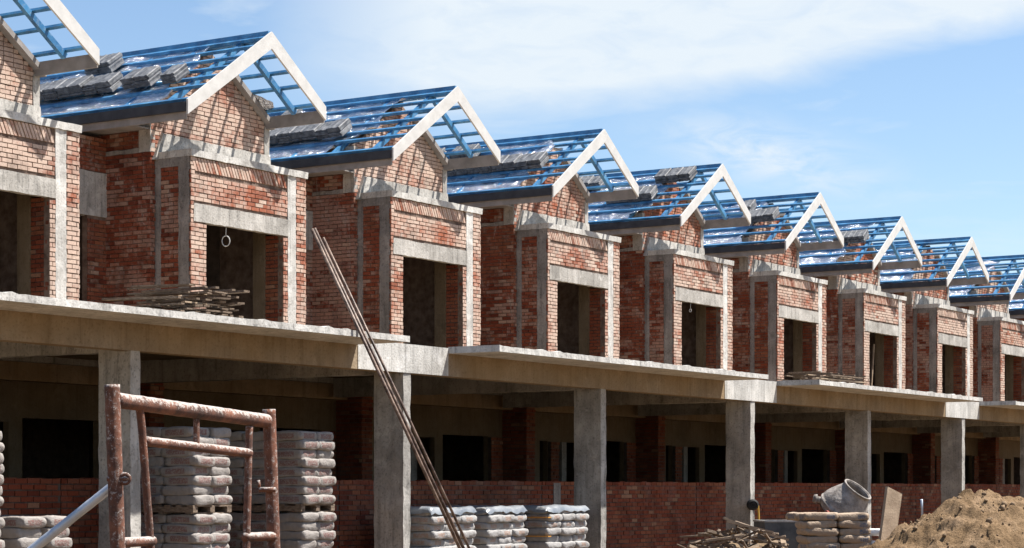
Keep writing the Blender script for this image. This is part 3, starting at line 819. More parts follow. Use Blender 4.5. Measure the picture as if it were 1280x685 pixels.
# low stack at the left edge
pallet(3.006 * P, 18.75, 0, 0.98, 1.05, 'wooden pallet under the low sack stack at the left edge')
sack_stack(2.928 * P, 3.081 * P, 18.25, 19.3, 0.115, 9, 0.128, 2, 2, red, 'pale cement sack in the low stack at the left edge, beside the grey brace', 'sacks in the low left stack', rng)
pallet(2.822 * P, 18.75, 0, 0.78, 1.05, 'wooden pallet under the sliver of tall sacks at the far left')
sack_stack(2.757 * P, 2.887 * P, 18.22, 19.27, 0.115, 17, 0.128, 2, 2, red, 'pale cement sack in the tall stack cut by the left edge', 'sacks in the tall left edge stack', rng, lambda c, i, j: i == 1 and (j == 0 or c == 16))
# film wrapped stacks in the middle bay
grey = [sack_mesh('cement_sack', 0.44, 0.50, 0.132, M['bag_grey'], s) for s in (5, 6, 7, 13, 14)]
for x0, x1, lab, n in ((4.385, 4.589, 'left stack half hidden by the leaning poles', 10), (4.651, 4.839, 'middle stack of the film wrapped three', 10), (4.956, 5.176, 'stack against the porch column, with orange straps', 10)):
    a, b = x0 * P, x1 * P
    pallet((a + b) / 2, 18.40 + 0.48, 0, b - a, 0.95, 'wooden pallet under the ' + lab)
    sack_stack(a, b, 18.40, 19.35, 0.115, n, 0.119, 3, 2, grey, 'grey film wrapped sack in the ' + lab, 'sacks: ' + lab, rng)
    # sheet of film over the top
    mb = MB(); nx, ny = 26, 22
    zt = 0.115 + n * 0.119 + 0.02
    for j in range(ny + 1):
        for i in range(nx + 1):
            u = -0.07 + 1.14 * i / nx; v = -0.07 + 1.14 * j / ny
            ex = max(0, -u, u - 1) ; ey = max(0, -v, v - 1)
            drop = min(1, (ex + ey) / 0.05)
            uu = min(1.025, max(-0.025, u)); vv = min(1.02, max(-0.03, v))
            z = zt + 0.028 * noise.noise(Vector((u * 3 + a, v * 3, 1))) + 0.01 * noise.noise(Vector((u * 14 + a, v * 14, 1))) - 0.13 * drop * (0.8 + 0.35 * noise.noise(Vector((u * 9 + a, v * 9, 4))))
            mb.v.append((a + (b - a) * uu, 18.40 + 0.95 * vv + 0.01 * noise.noise(Vector((u * 20, z * 9, 2))), z))
    for j in range(ny):
        for i in range(nx):
            q = j * (nx + 1) + i; mb.f.append((q, q + 1, q + nx + 2, q + nx + 1)); mb.mi.append(0); mb.tone.append(0.5)
    tag(mb.build('plastic_sheet', M['plastic'], smooth=True), 'grey plastic sheet over the ' + lab, 'plastic sheet', 'plastic sheets over the sack stacks')
for z in (0.80, 1.12):
    mb = MB(); mb.box(4.946 * P, 4.952 * P, 18.36, 18.95, z, z + 0.018)
    mb.box(4.946 * P, 4.962 * P, 18.350, 18.359, z, z + 0.018)
    tag(mb.build('orange_strap', M['strap']), '%s orange strap round the sacks by the porch column' % ('lower' if z < 1 else 'upper'), 'strap', 'orange straps on the wrapped sacks')

# brown sacks out in front
brown = [sack_mesh('cement_sack', 0.48, 0.42, 0.118, M['bag_blue'], s) for s in (8, 9)]
bc = at(4.53, 30.0)
for c in range(12):
    for i in range(2):
        for j in range(2):
            if c < 11 and j == 1 and i == 0: continue
            rz = -math.radians(57.7) + 0.25
            lx = (i - 0.5) * 0.50 + (rng.random() - 0.5) * 0.05; ly = (j - 0.5) * 0.44 + (rng.random() - 0.5) * 0.03
            if c == 11 and i == 1 and j == 1: continue
            p = bc + Vector((lx * math.cos(rz) - ly * math.sin(rz), lx * math.sin(rz) + ly * math.cos(rz), 0.055 + c * 0.105))
            sack(brown[(c + i) % 2], p.x, p.y, p.z, rz + (rng.random() - 0.5) * 0.14, 'brown paper sack with blue print in the stack before the cement mixer', 'brown sacks before the mixer', (rng.random() - 0.5) * 0.06)
wt = sack_mesh('torn_sack', 0.40, 0.34, 0.10, simple('white_plastic_sack', (0.60, 0.60, 0.58), (0.75, 0.75, 0.73), 9, 0.5, 0.5, 25), 4)
for c, (ox, z, r) in enumerate(((0.62, 0.98, 0.5), (0.66, 0.80, 0.1), (0.63, 0.64, 0.9), (0.64, 0.50, 0.2), (0.66, 0.36, 0.6), (0.66, 0.22, 0.6), (0.66, 0.07, 0.3))):
    p = bc + RGT * ox - FWD * 0.10
    o = bpy.data.objects.new('torn_sack', wt); COL.objects.link(o); o.location = (p.x, p.y, z); o.rotation_euler = (0.1 * (c % 3 - 1), 0.12 * (c % 2), r)
    tag(o, 'empty white sack stuffed beside the brown sack stack', 'empty sack', 'white empty sacks beside the brown stack')

# ------------------------------------------------------------------ timber stacks on the slab
def board_thing(name, p0, p1, w, h, mat, label, group, up=(0, 0, 1)):
    p0 = Vector(p0); p1 = Vector(p1); mid = (p0 + p1) / 2
    mb = MB(); mb.bar(p0 - mid, p1 - mid, w, h, up)
    o = mb.build(name, mat, loc=mid)
    return tag(o, label, 'timber', group)
def timber_stack(cx, cy, z, layers, seed, span, label, group):
    rg = random.Random(seed)
    zz = z
    for l in range(layers):
        if l % 2 == 0:
            for i in range(6):
                x = cx - span / 2 + (i + 0.5) * span / 6 + (rg.random() - 0.5) * 0.25
                ln = 0.65 + 0.55 * rg.random(); y0 = cy - 0.30 - 0.12 * rg.random(); rot = (rg.random() - 0.5) * 0.45
                h = 0.016 + 0.014 * rg.random()
                board_thing('timber_plank', (x, y0, zz + 0.025), (x + rot, y0 + ln, zz + 0.025 + 0.02 * rg.random()), 0.05 + 0.07 * rg.random(), h, M['timber'], label, group)
            zz += 0.046
        else:
            sh = 0.5 * l / layers
            for i in range(4):
                y = cy - 0.30 + i * 0.3 + (rg.random() - 0.5) * 0.12
                a = cx - span / 2 - 0.10 + sh + 0.45 * rg.random(); b = cx + span / 2 - 0.45 - sh * 0.6 + 0.7 * rg.random()
                board_thing('timber_plank', (a, y, zz + 0.018), (b, y + (rg.random() - 0.5) * 0.3, zz + 0.018), 0.06 + 0.04 * rg.random(), 0.020, M['timber'] if rg.random() < 0.6 else M['timber_pale'], label, group)
            zz += 0.040
timber_stack(3.44 * P, 18.20, FL + 0.012, 9, 4, 1.35, 'rough plank in the tall timber stack below the hanging wire loop', 'planks in the timber stack')
timber_stack(6.79 * P, 18.20, FL + 0.012, 5, 9, 2.6, 'rough plank in the flat timber stack above the cement mixer', 'planks in the flat timber stack')

# ------------------------------------------------------------------ wire loops hanging in two bays
for k, r in ((0, 0.095), (3, 0.035)):
    x = (S0 + k) * P - 0.45; y = BAYQ + 0.06
    mb = MB()
    mb.tube([(x + 0.01, y, 6.38), (x, y, 6.30), (x, y, 6.22)], 0.008, 8)
    for off in (0, 0.015):
        mb.tube([(x + off + r * 0.75 * math.cos(t) * 0.53, y + off - r * 0.75 * math.cos(t) * 0.85, 6.22 - r + r * math.sin(t)) for t in [2 * math.pi * i / 20 for i in range(20)]], 0.009, 8, closed=True)
    tag(mb.build('wire_loop', M['wire'], smooth=True), 'pale loop of wire hanging from the bay lintel %s' % ('above the timber stack' if k == 0 else 'on the house with the ridge tiles'), 'wire', 'hanging wire loops')

x = (S0 + 5) * P + 0.15
board_thing('timber_prop', (x - 0.35, BAYQ + 0.35, FL + 0.01), (x + 0.25, BAYQ + 0.45, 6.1), 0.05, 0.04, M['timber_pale'], 'pale stick leaning inside the bay opening of the seventh house', None, (0, 1, 0))

# ------------------------------------------------------------------ leaning poles
bot = Vector((24.89, 16.12, 0.0)); con = Vector((23.86, 17.60, 3.89))
dirv = (con - bot)
specs = [(-0.10, 0.0, 1.355, 'pole', 'leftmost'), (0.0, 0.02, 1.36, 'pole', 'middle'), (0.125, 0.03, 1.33, 'pole', 'rightmost')]
for ox, oy, f, m, w in specs:
    a = bot + Vector((ox * 1.3, oy, 0.02)); b = bot + dirv * f + Vector((ox * 1.0, oy, 0))
    mb = MB(); mb.tube([(0, 0, 0), (b - a) * 0.5 + Vector((0, -0.008, 0.008)), b - a], 0.024 if ox < 0.1 else 0.020, 10)
    tag(mb.build('steel_pole', M[m], smooth=True, loc=a), 'long weathered pole leaning on the porch slab edge, %s of the three' % w, 'pole', 'poles leaning on the porch')

# ------------------------------------------------------------------ scaffold frame in the foreground
A = at(-1.128, 5.9); B = at(-0.782, 6.73)
S = empty('scaffold_frame', (A.x, A.y, 0), 'rusty steel scaffold frame splashed with cement, standing close in front of the sacks', 'scaffold')
def fp(t, z): return (B - A) * t + Vector((0, 0, z))
lean = RGT * 0.022
def dirty_tube(name, pts, r, par, mat='rust_dusty', n=16):
    pts = [Vector(p) for p in pts]; fine = []; rad = []
    for a, b in zip(pts, pts[1:]):
        k = max(2, int((b - a).length / 0.012))
        for i in range(k): fine.append(a.lerp(b, i / k))
    fine.append(pts[-1])
    for p in fine: rad.append(r * (1 + 0.05 * noise.noise(p * 31) + 0.03 * noise.noise(p * 90)))
    mb = MB(); mb.tube(fine, rad, n); return mb.build(name, M[mat], par, smooth=True)
def hollow_top(par, p, r):
    mb = MB(); mb.tube([p - Vector((0, 0, 0.03)), p + Vector((0, 0, 0.001))], r * 0.8, 14); mb.build('pipe_bore', M['black'], par)
pl = dirty_tube('leg', [fp(0, 0) + lean * 3, fp(0, 1.896)], 0.0215, S)
pr = dirty_tube('leg', [fp(1, 0) + lean * 3, fp(1, 1.858)], 0.0215, S)
dirty_tube('top_rail', [fp(0.02, 1.853), fp(0.98, 1.82)], 0.0225, S)
dirty_tube('inner_rail', [fp(0.19, 1.74), fp(0.86, 1.715)], 0.0145, S)
dirty_tube('inner_leg', [fp(0.155, 1.845), fp(0.17, 1.78), fp(0.225, 1.42), fp(0.24, 0.8)], 0.0115, S)
dirty_tube('inner_leg', [fp(0.86, 1.80), fp(0.855, 1.72), fp(0.84, 1.42), fp(0.82, 0.8)], 0.0120, S)
dirty_tube('short_strut', [fp(0.505, 1.835), fp(0.505, 1.728)], 0.0095, S)
for z in (1.45, 0.82):
    dirty_tube('side_stub', [fp(0.0, z) + lean, fp(0.235, z)], 0.0145, S)
    dirty_tube('side_stub', [fp(0.825, z), fp(1.0, z) + lean], 0.0145, S)
# locking pin with its ring, and the diagonal brace hooked on it
c = fp(0.0, 1.63) + RGT * 0.038 - FWD * 0.01
mb = MB(); mb.tube([c - RGT * 0.05 , c + RGT * 0.012], 0.007, 10)
mb.tube([c + RGT * 0.010 * 0 + (RGT * math.cos(t) + Vector((0, 0, math.sin(t)))) * 0.013 for t in [2 * math.pi * i / 18 for i in range(18)]], 0.006, 8, closed=True)
mb.build('locking_pin', M['rust_dusty'], S, smooth=True)
e = fp(1.0, 1.60) - RGT * 0.0 - FWD * 0.03
mb = MB(); mb.tube([e - RGT * 0.028, e + RGT * 0.024], 0.008, 10); mb.tube([e - RGT * 0.026, e - RGT * 0.03 + Vector((0, 0, 0.03))], 0.005, 8); mb.build('locking_pin', M['rust_dusty'], S, smooth=True)
b0 = fp(0, 1.615) + FWD * 0.045; b1 = b0 - RGT * 2.05 + FWD * 0.15 - Vector((0, 0, 1.595))
dirty_tube('diagonal_brace', [b0 + (b0 - b1).normalized() * 0.04, b1], 0.0135, S, 'galv', 12)

# ------------------------------------------------------------------ black coil and yellow hose on a column
cx = 6.348 * P; cz = 1.29
mb = MB(); cc = Vector((cx - 0.21, QC - 0.06, cz))
for i in range(8):
    r = 0.012 + 0.0145 * i
    mb.tube([cc + RGT * r * math.cos(t) + FWD * 0.05 * math.sin(i * 2.1) + Vector((0, 0, r * 0.9 * math.sin(t))) for t in [2 * math.pi * j / 22 for j in range(22)]], 0.013, 8, closed=True)
tag(mb.build('cable_coil', M['black'], smooth=True), 'black coil of cable tied to the corner of a porch column', 'cable coil')
mb = MB(); mb.tube([(cx - 0.03, QC - 0.03, cz + 0.02), (cx + 0.05, QC - 0.05, cz - 0.02), (cx + 0.10, QC - 0.04, cz - 0.2), (cx + 0.13, QC - 0.04, cz - 0.6), (cx + 0.14, QC - 0.05, 0.1), (cx + 0.2, QC - 0.1, 0.03), (cx + 0.6, QC - 0.3, 0.02)], 0.02, 10)
tag(mb.build('hose', M['yellow'], smooth=True), 'yellow hose hanging down beside the black coil', 'hose')

# ------------------------------------------------------------------ heap of broken timber
rg = random.Random(31)
hc = at(3.60, 33.5)
def heap_height(x, y): return max(0, 1.0 * (1 - (x / 1.15) ** 4 - (y / 0.95) ** 2 * 0.8) - 0.10 * abs(x + 0.1))
mb = MB(); n = 36
for j in range(n + 1):
    for i in range(n + 1):
        x = -1.6 + 3.2 * i / n; y = -1.2 + 2.4 * j / n
        h = max(-0.05, 0.70 * (1 - (x / 1.3) ** 4 - (y / 1.0) ** 2)) + (0.12 * noise.noise(Vector((x * 3, y * 3, 2))) if x * x / 2.4 + y * y / 1.2 < 0.9 else -0.05)
        q = hc + RGT * x + FWD * y; mb.v.append((q.x, q.y, h))
for j in range(n):
    for i in range(n):
        q = j * (n + 1) + i; mb.f.append((q, q + 1, q + n + 2, q + n + 1)); mb.mi.append(0); mb.tone.append(0.5)
tag(mb.build('soil_mound', M['ground'], smooth=True), 'low mound of soil under the heap of broken timber', 'soil mound')
for i in range(170):
    x = (rg.random() - 0.5) * 1.9; y = (rg.random() - 0.5) * 1.3
    h = heap_height(x, y) * (0.55 + 0.5 * rg.random())
    ln = 0.16 + 0.5 * rg.random() ** 1.6; th = rg.random() * math.pi; el = (rg.random() - 0.5) * 1.0
    d = (RGT * math.cos(th) + FWD * math.sin(th)) * math.cos(el) + Vector((0, 0, math.sin(el)))
    q = hc + RGT * x + FWD * y + Vector((0, 0, max(h, 0.08 + abs(d.z) * ln / 2)))
    if rg.random() < 0.6:
        mb = MB(); mb.bar(-d * ln / 2, d * ln / 2, 0.03 + 0.05 * rg.random(), 0.018 + 0.03 * rg.random(), (0.1, 0.2, 1)); o = mb.build('broken_timber', M['timber'] if rg.random() < 0.82 else M['timber_pale'], loc=q)
    else:
        s = d.cross(Vector((0, 0, 1))).normalized() * 0.04 * (rg.random() - 0.5) * 3
        mb = MB(); mb.tube([-d * ln / 2, s, d * ln / 2], [0.022, 0.019, 0.012], 7); o = mb.build('broken_timber', M['timber'], smooth=True, loc=q)
    tag(o, 'broken piece of wood in the heap below the black coil', 'scrap wood', 'broken wood in the heap')
for (x0, z0, x1, z1, dd) in ((-0.20, 1.10, 0.55, 0.92, -0.35), (-0.55, 0.80, 0.05, 0.87, -0.62), (0.15, 0.99, 0.80, 0.80, -0.3), (-0.22, 1.15, 0.12, 1.0, -0.1)):
    board_thing('broken_timber', hc + RGT * x0 + FWD * dd + Vector((0, 0, z0)), hc + RGT * x1 + FWD * (dd + 0.1) + Vector((0, 0, z1)), 0.06, 0.035, M['timber_pale'], 'long pale stick lying over the top of the broken wood heap', 'long sticks on the wood heap')

# ------------------------------------------------------------------ grey mixing trough
tc = at(4.75, 35.0); T = empty('mixing_trough', tc, 'grey cement board trough with a pale rim between the wood heap and brown sacks', 'trough', rz=-math.radians(57.7) + 0.12)
mb = MB(); w, d, h = 1.25, 0.8, 1.06
mb.box(-w / 2, w / 2, -d / 2, -d / 2 + 0.04, 0, h); mb.box(-w / 2, w / 2, d / 2 - 0.04, d / 2, 0, h); mb.box(-w / 2, -w / 2 + 0.04, -d / 2 + 0.041, d / 2 - 0.041, 0, h); mb.box(w / 2 - 0.04, w / 2, -d / 2 + 0.041, d / 2 - 0.041, 0, h)
mb.box(-w / 2 + 0.041, w / 2 - 0.041, -d / 2 + 0.041, d / 2 - 0.041, 0.02, 0.06); mb.build('tank_wall', M['tank'], T)
mb = MB(); e = 0.012
for (a, b, c_, d_) in ((-w / 2 - e, w / 2 + e, -d / 2 - e, -d / 2 + 0.05), (-w / 2 - e, w / 2 + e, d / 2 - 0.05, d / 2 + e), (-w / 2 - e, -w / 2 + 0.05, -d / 2 + 0.051, d / 2 - 0.051), (w / 2 - 0.05, w / 2 + e, -d / 2 + 0.051, d / 2 - 0.051)):
    mb.box(a, b, c_, d_, h + 0.001, h + 0.03)
mb.build('tank_rim', M['concrete'], T)

# ------------------------------------------------------------------ cement mixer
mc = at(5.36, 33.0); X = empty('cement_mixer', mc, 'cement caked mixer with its drum tipped up, between the brown sacks and the plank', 'cement mixer')
ax = (RGT * 0.55 + Vector((0, 0, 0.80)) - FWD * 0.36).normalized()
mouth = RGT * (5.455 - 5.36) + Vector((0, 0, 1.60))
mb = MB()
prof = [(-0.02, 0.205), (0.0, 0.245), (-0.34, 0.385), (-0.40, 0.39), (-0.60, 0.375), (-0.64, 0.33), (-0.80, 0.20), (-0.82, 0.0)]
outer = [(0.0, 0.235), (-0.03, 0.236), (-0.06, 0.245), (-0.16, 0.305), (-0.24, 0.350), (-0.30, 0.378), (-0.36, 0.392), (-0.40, 0.395), (-0.402, 0.408), (-0.44, 0.406), (-0.442, 0.388), (-0.48, 0.375), (-0.52, 0.35)]
inner = [(0.0, 0.218), (-0.06, 0.230), (-0.28, 0.352), (-0.38, 0.37), (-0.52, 0.345), (-0.60, 0.25), (-0.62, 0.001)]
mb.lathe(inner[::-1] + outer, mouth, ax, 40)
drum = mb.build('drum', M['mixer'], X, smooth=True)
mb = MB()
ref = ax.cross(Vector((0, 0, 1))).normalized(); r2 = ref.cross(ax).normalized()
mb.tube([mouth + (ref * math.cos(t) + r2 * math.sin(t)) * 0.240 for t in [2 * math.pi * i / 30 for i in range(30)]], 0.016, 8, closed=True); mb.build('rim', M['mixer'], drum, smooth=True)
mb = MB(); mb.lathe([(-0.525, 0.36), (-0.60, 0.30), (-0.70, 0.17), (-0.72, 0.001)], mouth, ax, 36); mb.build('drum_base', M['rust'], drum, smooth=True)
dcen = mouth + ax * -0.45
# trunnion lug and yoke
mb = MB(); lug = dcen - RGT * 0.40 + Vector((0, 0, 0.20)) - FWD * 0.08
mb.tube([dcen - RGT * 0.30 + Vector((0, 0, 0.17)), lug], [0.06, 0.045], 12); mb.tube([lug, lug - RGT * 0.05 + Vector((0, 0, 0.01))], [0.075, 0.06], 12); mb.build('trunnion', M['mixer'], drum, smooth=True)
mb = MB()
yk = [dcen + ref * 0.47, dcen + ref * 0.47 - ax * 0.5, dcen - ax * 0.55, dcen - ref * 0.47 - ax * 0.5, dcen - ref * 0.47]
for a, b in zip(yk, yk[1:]): mb.bar(a, b, 0.06, 0.07, (0.2, 0.1, 1))
mb.build('yoke', M['red_paint'], X)
mb = MB(); p = dcen - RGT * 0.36 - FWD * 0.25 + Vector((0, 0, -0.30)); mb.box(p.x - 0.16, p.x + 0.16, p.y - 0.14, p.y + 0.14, p.z - 0.20, p.z + 0.16); mb.build('motor_box', M['red_paint'], X)
for s in (-1, 1):
    for u in (-1, 1):
        mb = MB(); mb.tube([dcen + ref * 0.47 * s - Vector((0, 0, 0.02)), Vector((0, 0, 0)) + ref * 0.50 * s + RGT * 0.42 * u + Vector((0, 0, 0.02))], 0.028, 10); mb.build('leg', M['red_paint'], X, smooth=True)
mb = MB(); mb.bar(RGT * -0.42 + ref * -0.5 + Vector((0, 0, 0.25)), RGT * -0.42 + ref * 0.5 + Vector((0, 0, 0.25)), 0.05, 0.05); mb.build('axle', M['rust'], X)
for s in (-1, 1):
    o_ = RGT * -0.42 + ref * 0.58 * s + Vector((0, 0, 0.25))
    mb = MB(); mb.tube([o_ + (RGT * math.cos(t) + Vector((0, 0, 1)) * math.sin(t)) * 0.20 for t in [2 * math.pi * i / 26 for i in range(26)]], 0.045, 10, closed=True)
    wh = mb.build('wheel', M['black'], X, smooth=True)
    mb = MB(); mb.lathe([(-0.03, 0.001), (-0.03, 0.165), (0.03, 0.165), (0.03, 0.001)], o_, ref, 24); mb.build('rim', M['red_paint'], wh)
mb = MB(); h0 = dcen - RGT * 0.34 - FWD * 0.45 + Vector((0, 0, -0.24)); mb.tube([h0, h0 - RGT * 0.26 + Vector((0, 0, 0.19))], 0.014, 8); mb.build('tipping_handle', M['galv'], X, smooth=True)

# ------------------------------------------------------------------ sand heap, plank and stake
def mound(x, y):
    """x right / y ahead of the peak"""
    def cone(px, py, h, sl, r=0.35):
        d = math.hypot(x - px, y - py); return h + sl * r * 0.5 - sl * math.sqrt(d * d + r * r * 0.6) 
    h = max(cone(0, 0, 1.64, 0.62, 0.45), cone(0.55, 0.35, 1.56, 0.58, 0.5), cone(-1.12, 0.3, 0.98, 0.55, 0.4), cone(-0.75, -0.9, 0.74, 0.40, 0.7), cone(1.6, -0.6, 1.2, 0.40), cone(-0.2, -1.3, 0.95, 0.45, 0.6))
    return h
hp = at(6.14, 27.0)
def sand_z(x, y):
    h = mound(x, y); v = Vector((x, y, 0))
    fade = max(0, min(1, (h + 0.1) / 0.4))
    rd = 1 - abs(noise.noise(v * 2.3 + Vector((5, 2, 1)))) * 2
    lump = noise.fractal(v * 1.5 + Vector((3, 1, 0)), 0.9, 2.1, 6) * 0.11 + rd * 0.03 + abs(noise.noise(v * 5.2)) * 0.05 + noise.noise(v * 11) * 0.042 + noise.noise(v * 23) * 0.03 + noise.noise(v * 41) * 0.014
    c = noise.noise(v * 3.4 + Vector((9, 9, 2)))
    if c > 0.2: lump += min(0.08, (c - 0.2) * 0.5)
    # slipped face on the sunny side
    slip = max(0, min(1, (x - y * 0.4 - 0.2) / 0.5)) * max(0, min(1, (1.5 - x) / 0.5))
    return max(h + (lump * (1 - 0.65 * slip) - 0.03) * fade, -0.06)
mb = MB(); nx, ny = 300, 250
for j in range(ny + 1):
    for i in range(nx + 1):
        x = -4.4 + 9.2 * i / nx; y = -4.2 + 8.0 * j / ny
        q = hp + RGT * x + FWD * y; mb.v.append((q.x, q.y, sand_z(x, y)))
for j in range(ny):
    for i in range(nx):
        q = j * (nx + 1) + i; mb.f.append((q, q + 1, q + nx + 2, q + nx + 1)); mb.mi.append(0); mb.tone.append(0.5)
tag(mb.build('sand_heap', M['sand'], smooth=True), 'large lumpy heap of yellow brown sand at the lower right', 'sand heap')

rg = random.Random(77); mb = MB()
ico = bmesh.new(); bmesh.ops.create_icosphere(ico, subdivisions=2, radius=1.0); ico.verts.index_update()
iv = [v.co.copy() for v in ico.verts]; iface = [[v.index for v in f.verts] for f in ico.faces]; ico.free()
for n_ in range(480):
    a = rg.random() * 6.283; r = 2.6 * rg.random() ** 0.7
    x, y = -0.2 + r * math.cos(a) * 1.2, -0.5 + r * math.sin(a)
    z = sand_z(x, y)
    if z < -0.03: z = 0.0
    q = hp + RGT * x + FWD * y; r0 = 0.008 + 0.036 * rg.random() ** 3; i0 = len(mb.v); sx, sy, sz = [0.7 + 0.6 * rg.random() for _ in range(3)]
    for c_ in iv:
        d_ = 1 + 0.35 * noise.noise(c_ * 1.7 + Vector((n_, 0, 0)))
        mb.v.append((q.x + c_.x * r0 * d_ * sx, q.y + c_.y * r0 * d_ * sy, z + r0 * 0.3 + c_.z * r0 * d_ * sz))
    for f_ in iface: mb.f.append(tuple(i0 + k_ for k_ in f_)); mb.mi.append(0); mb.tone.append(0.5)
tag(mb.build('soil_clods', M['clod'], smooth=True), 'brown clods and crumbs strewn over the sand heap', 'soil clods', kind='stuff')

pb = at(4.93, 28.0)
mb = MB(); w, t, h = 0.34, 0.02, 1.64
top = RGT * 0.235 + FWD * 0.30
c = []
for z, o, cut in ((0.25, Vector((0, 0, 0)), 0), (h, top, 1)):
    for sx, sy in ((-1, -1), (1, -1), (1, 1), (-1, 1)):
        zz = z - (0.10 if (cut and sx > 0) else 0.0)
        pr_ = (RGT * 0.70 + FWD * 0.71).normalized(); pn_ = (FWD * 0.70 - RGT * 0.71).normalized()
        c.append(o + pr_ * sx * w / 2 + pn_ * sy * t + Vector((0, 0, zz)))
mb.quadbox(c); tag(mb.build('wooden_plank', M['timber_pale'], loc=pb), 'short wide pale plank standing tilted in the sand beside the mixer', 'plank')
sk = at(5.42, 27.6)
mb = MB(); mb.tube([Vector((0, 0, 0.4)), Vector((-0.03, 0, 1.35)), Vector((-0.05, 0, 1.47))], [0.016, 0.014, 0.02], 8)
tag(mb.build('steel_stake', M['galv'], smooth=True, loc=sk), 'thin steel stake stuck upright in the sand between plank and heap', 'stake')

# ------------------------------------------------------------------ ground
mb = MB(); R = 900.0
cuts = [-R, -60, -20, 0, 10, 20, 30, 40, 60, 90, 150, R]
n = len(cuts)
for y in cuts:
    for x in cuts: mb.v.append((x, y, 0.0))
for j in range(n - 1):
    for i in range(n - 1):
        q = j * n + i; mb.f.append((q, q + 1, q + n + 1, q + n)); mb.mi.append(0); mb.tone.append(0.5)
tag(mb.build('ground', M['ground']), 'sandy building site ground', None, kind='structure')

# ------------------------------------------------------------------ sky, sun, camera
W = bpy.data.worlds.new('World'); scene.world = W; W.use_nodes = True
nt = W.node_tree; bg = nt.nodes['Background']
sky = N(nt, 'ShaderNodeTexSky', sky_type='NISHITA'); sky.sun_disc = False
el = math.asin(TO_SUN.z); az = math.atan2(TO_SUN.x, TO_SUN.y)
sky.sun_elevation = el; sky.sun_rotation = az
sky.air_density = 1.0; sky.dust_density = 0.3; sky.ozone_density = 3.0
tcn = N(nt, 'ShaderNodeTexCoord')
sp = N(nt, 'ShaderNodeSeparateXYZ'); L(nt, tcn, 'Generated', sp, 0)
def Mt(op, a, b=None, clamp=False):
    n = nt.nodes.new('ShaderNodeMath'); n.operation = op; n.use_clamp = clamp
    for i, v in enumerate((a, b)):
        if v is None: continue
        if isinstance(v, (int, float)): n.inputs[i].default_value = v
        else: nt.links.new(v, n.inputs[i])
    return n.outputs[0]
azn = Mt('MULTIPLY', Mt('ARCTAN2', sp.outputs['Y'], sp.outputs['X']), 57.2958)      # degrees from the row direction
eln = Mt('MULTIPLY', Mt('ARCSINE', sp.outputs['Z']), 57.2958)
cmb = nt.nodes.new('ShaderNodeCombineXYZ'); nt.links.new(azn, cmb.inputs[0]); nt.links.new(eln, cmb.inputs[1])
mp = N(nt, 'ShaderNodeMapping'); mp.inputs['Rotation'].default_value = (0, 0, math.radians(14)); mp.inputs['Scale'].default_value = (0.16, 0.62, 1)
L(nt, cmb, 0, mp, 'Vector')
n1 = N(nt, 'ShaderNodeTexNoise', i_Scale=1.0, i_Detail=8, i_Roughness=0.55, i_Distortion=0.4); L(nt, mp, 'Vector', n1, 'Vector')
dx = Mt('SUBTRACT', 33.4, azn)
edge = Mt('ADD', Mt('MULTIPLY', Mt('MULTIPLY', dx, dx), 0.0082), 10.0)
dist = Mt('ADD', Mt('SUBTRACT', eln, edge), Mt('MULTIPLY', Mt('SUBTRACT', n1.outputs['Fac'], 0.5), 1.8))
band = Mt('MULTIPLY', Mt('DIVIDE', dist, 1.0, True), Mt('SUBTRACT', 1.0, Mt('DIVIDE', Mt('SUBTRACT', azn, 34.5), 5.0, True)))
wisp = Mt('MULTIPLY', Mt('DIVIDE', Mt('SUBTRACT', n1.outputs['Fac'], 0.52), 0.20, True), 0.5)
def sq(v): return Mt('MULTIPLY', v, v)
g1 = Mt('ADD', sq(Mt('DIVIDE', Mt('SUBTRACT', azn, 25.3), 2.6)), sq(Mt('DIVIDE', Mt('SUBTRACT', Mt('ADD', eln, Mt('MULTIPLY', Mt('SUBTRACT', azn, 25.3), -0.25)), 9.0), 0.75)))
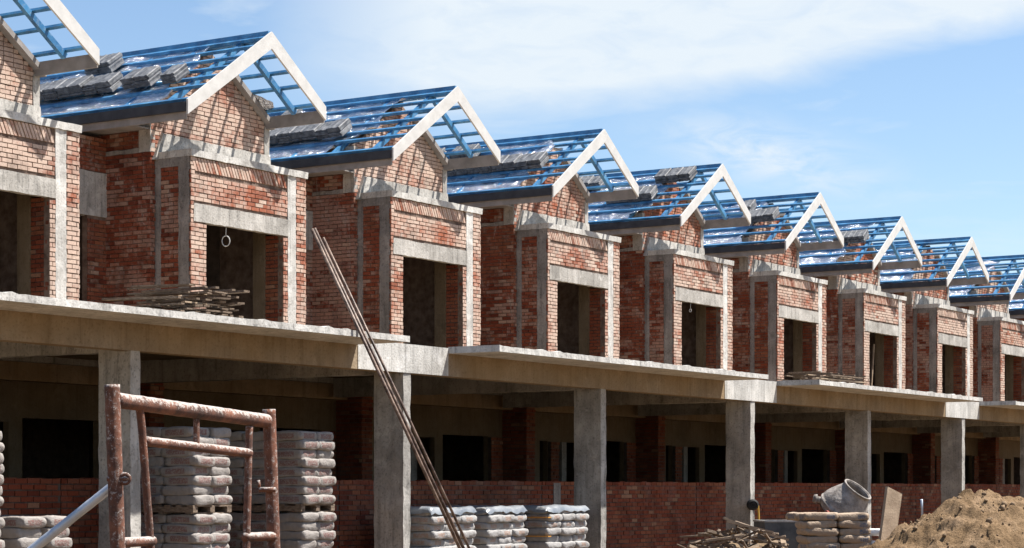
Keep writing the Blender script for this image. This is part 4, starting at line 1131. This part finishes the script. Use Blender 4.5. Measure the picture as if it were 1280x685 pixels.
mp2 = N(nt, 'ShaderNodeMapping'); mp2.inputs['Rotation'].default_value = (0, 0, math.radians(-18)); mp2.inputs['Scale'].default_value = (0.5, 1.5, 1)
L(nt, cmb, 0, mp2, 'Vector')
n2 = N(nt, 'ShaderNodeTexNoise', i_Scale=1.0, i_Detail=7, i_Roughness=0.6, i_Distortion=0.6); L(nt, mp2, 'Vector', n2, 'Vector')
puff = Mt('MULTIPLY', Mt('MULTIPLY', Mt('POWER', 2.718, Mt('MULTIPLY', g1, -1.0)), Mt('DIVIDE', Mt('SUBTRACT', n2.outputs['Fac'], 0.33), 0.26, True)), 0.95)
wisp = Mt('MAXIMUM', wisp, puff)
mask = Mt('MULTIPLY', Mt('MAXIMUM', Mt('MULTIPLY', band, Mt('ADD', Mt('MULTIPLY', n2.outputs['Fac'], 0.9), 0.52, True)), wisp), Mt('DIVIDE', Mt('SUBTRACT', eln, 1.0), 5.0, True))
mx = nt.nodes.new('ShaderNodeMix'); mx.data_type = 'RGBA'
nt.links.new(mask, mx.inputs[0]); nt.links.new(sky.outputs[0], mx.inputs[6]); mx.inputs[7].default_value = (5.15, 5.7, 6.2, 1)
nt.links.new(mx.outputs[2], bg.inputs[0]); bg.inputs[1].default_value = 0.062

sl = bpy.data.lights.new('sun', 'SUN'); sl.energy = 5.0; sl.angle = math.radians(0.5); sl.color = (1.0, 0.95, 0.88)
so = bpy.data.objects.new('sun', sl); COL.objects.link(so); so.rotation_euler = TO_SUN.to_track_quat('Z', 'Y').to_euler(); so.location = (20, 0, 40)

cd = bpy.data.cameras.new('camera'); co = bpy.data.objects.new('camera', cd); COL.objects.link(co)
cd.sensor_width = 36; cd.sensor_fit = 'HORIZONTAL'; cd.lens = 36 * 2615 / 1280; cd.shift_y = 0.2105
cd.clip_start = 0.1; cd.clip_end = 3000
co.location = (0, 0, EYE); co.rotation_euler = (math.radians(90), 0, ALPHA - math.radians(90))
scene.camera = co
vs = scene.view_settings
vs.view_transform = 'Standard'; vs.look = 'None'; vs.exposure = 1.36; vs.gamma = 1.0
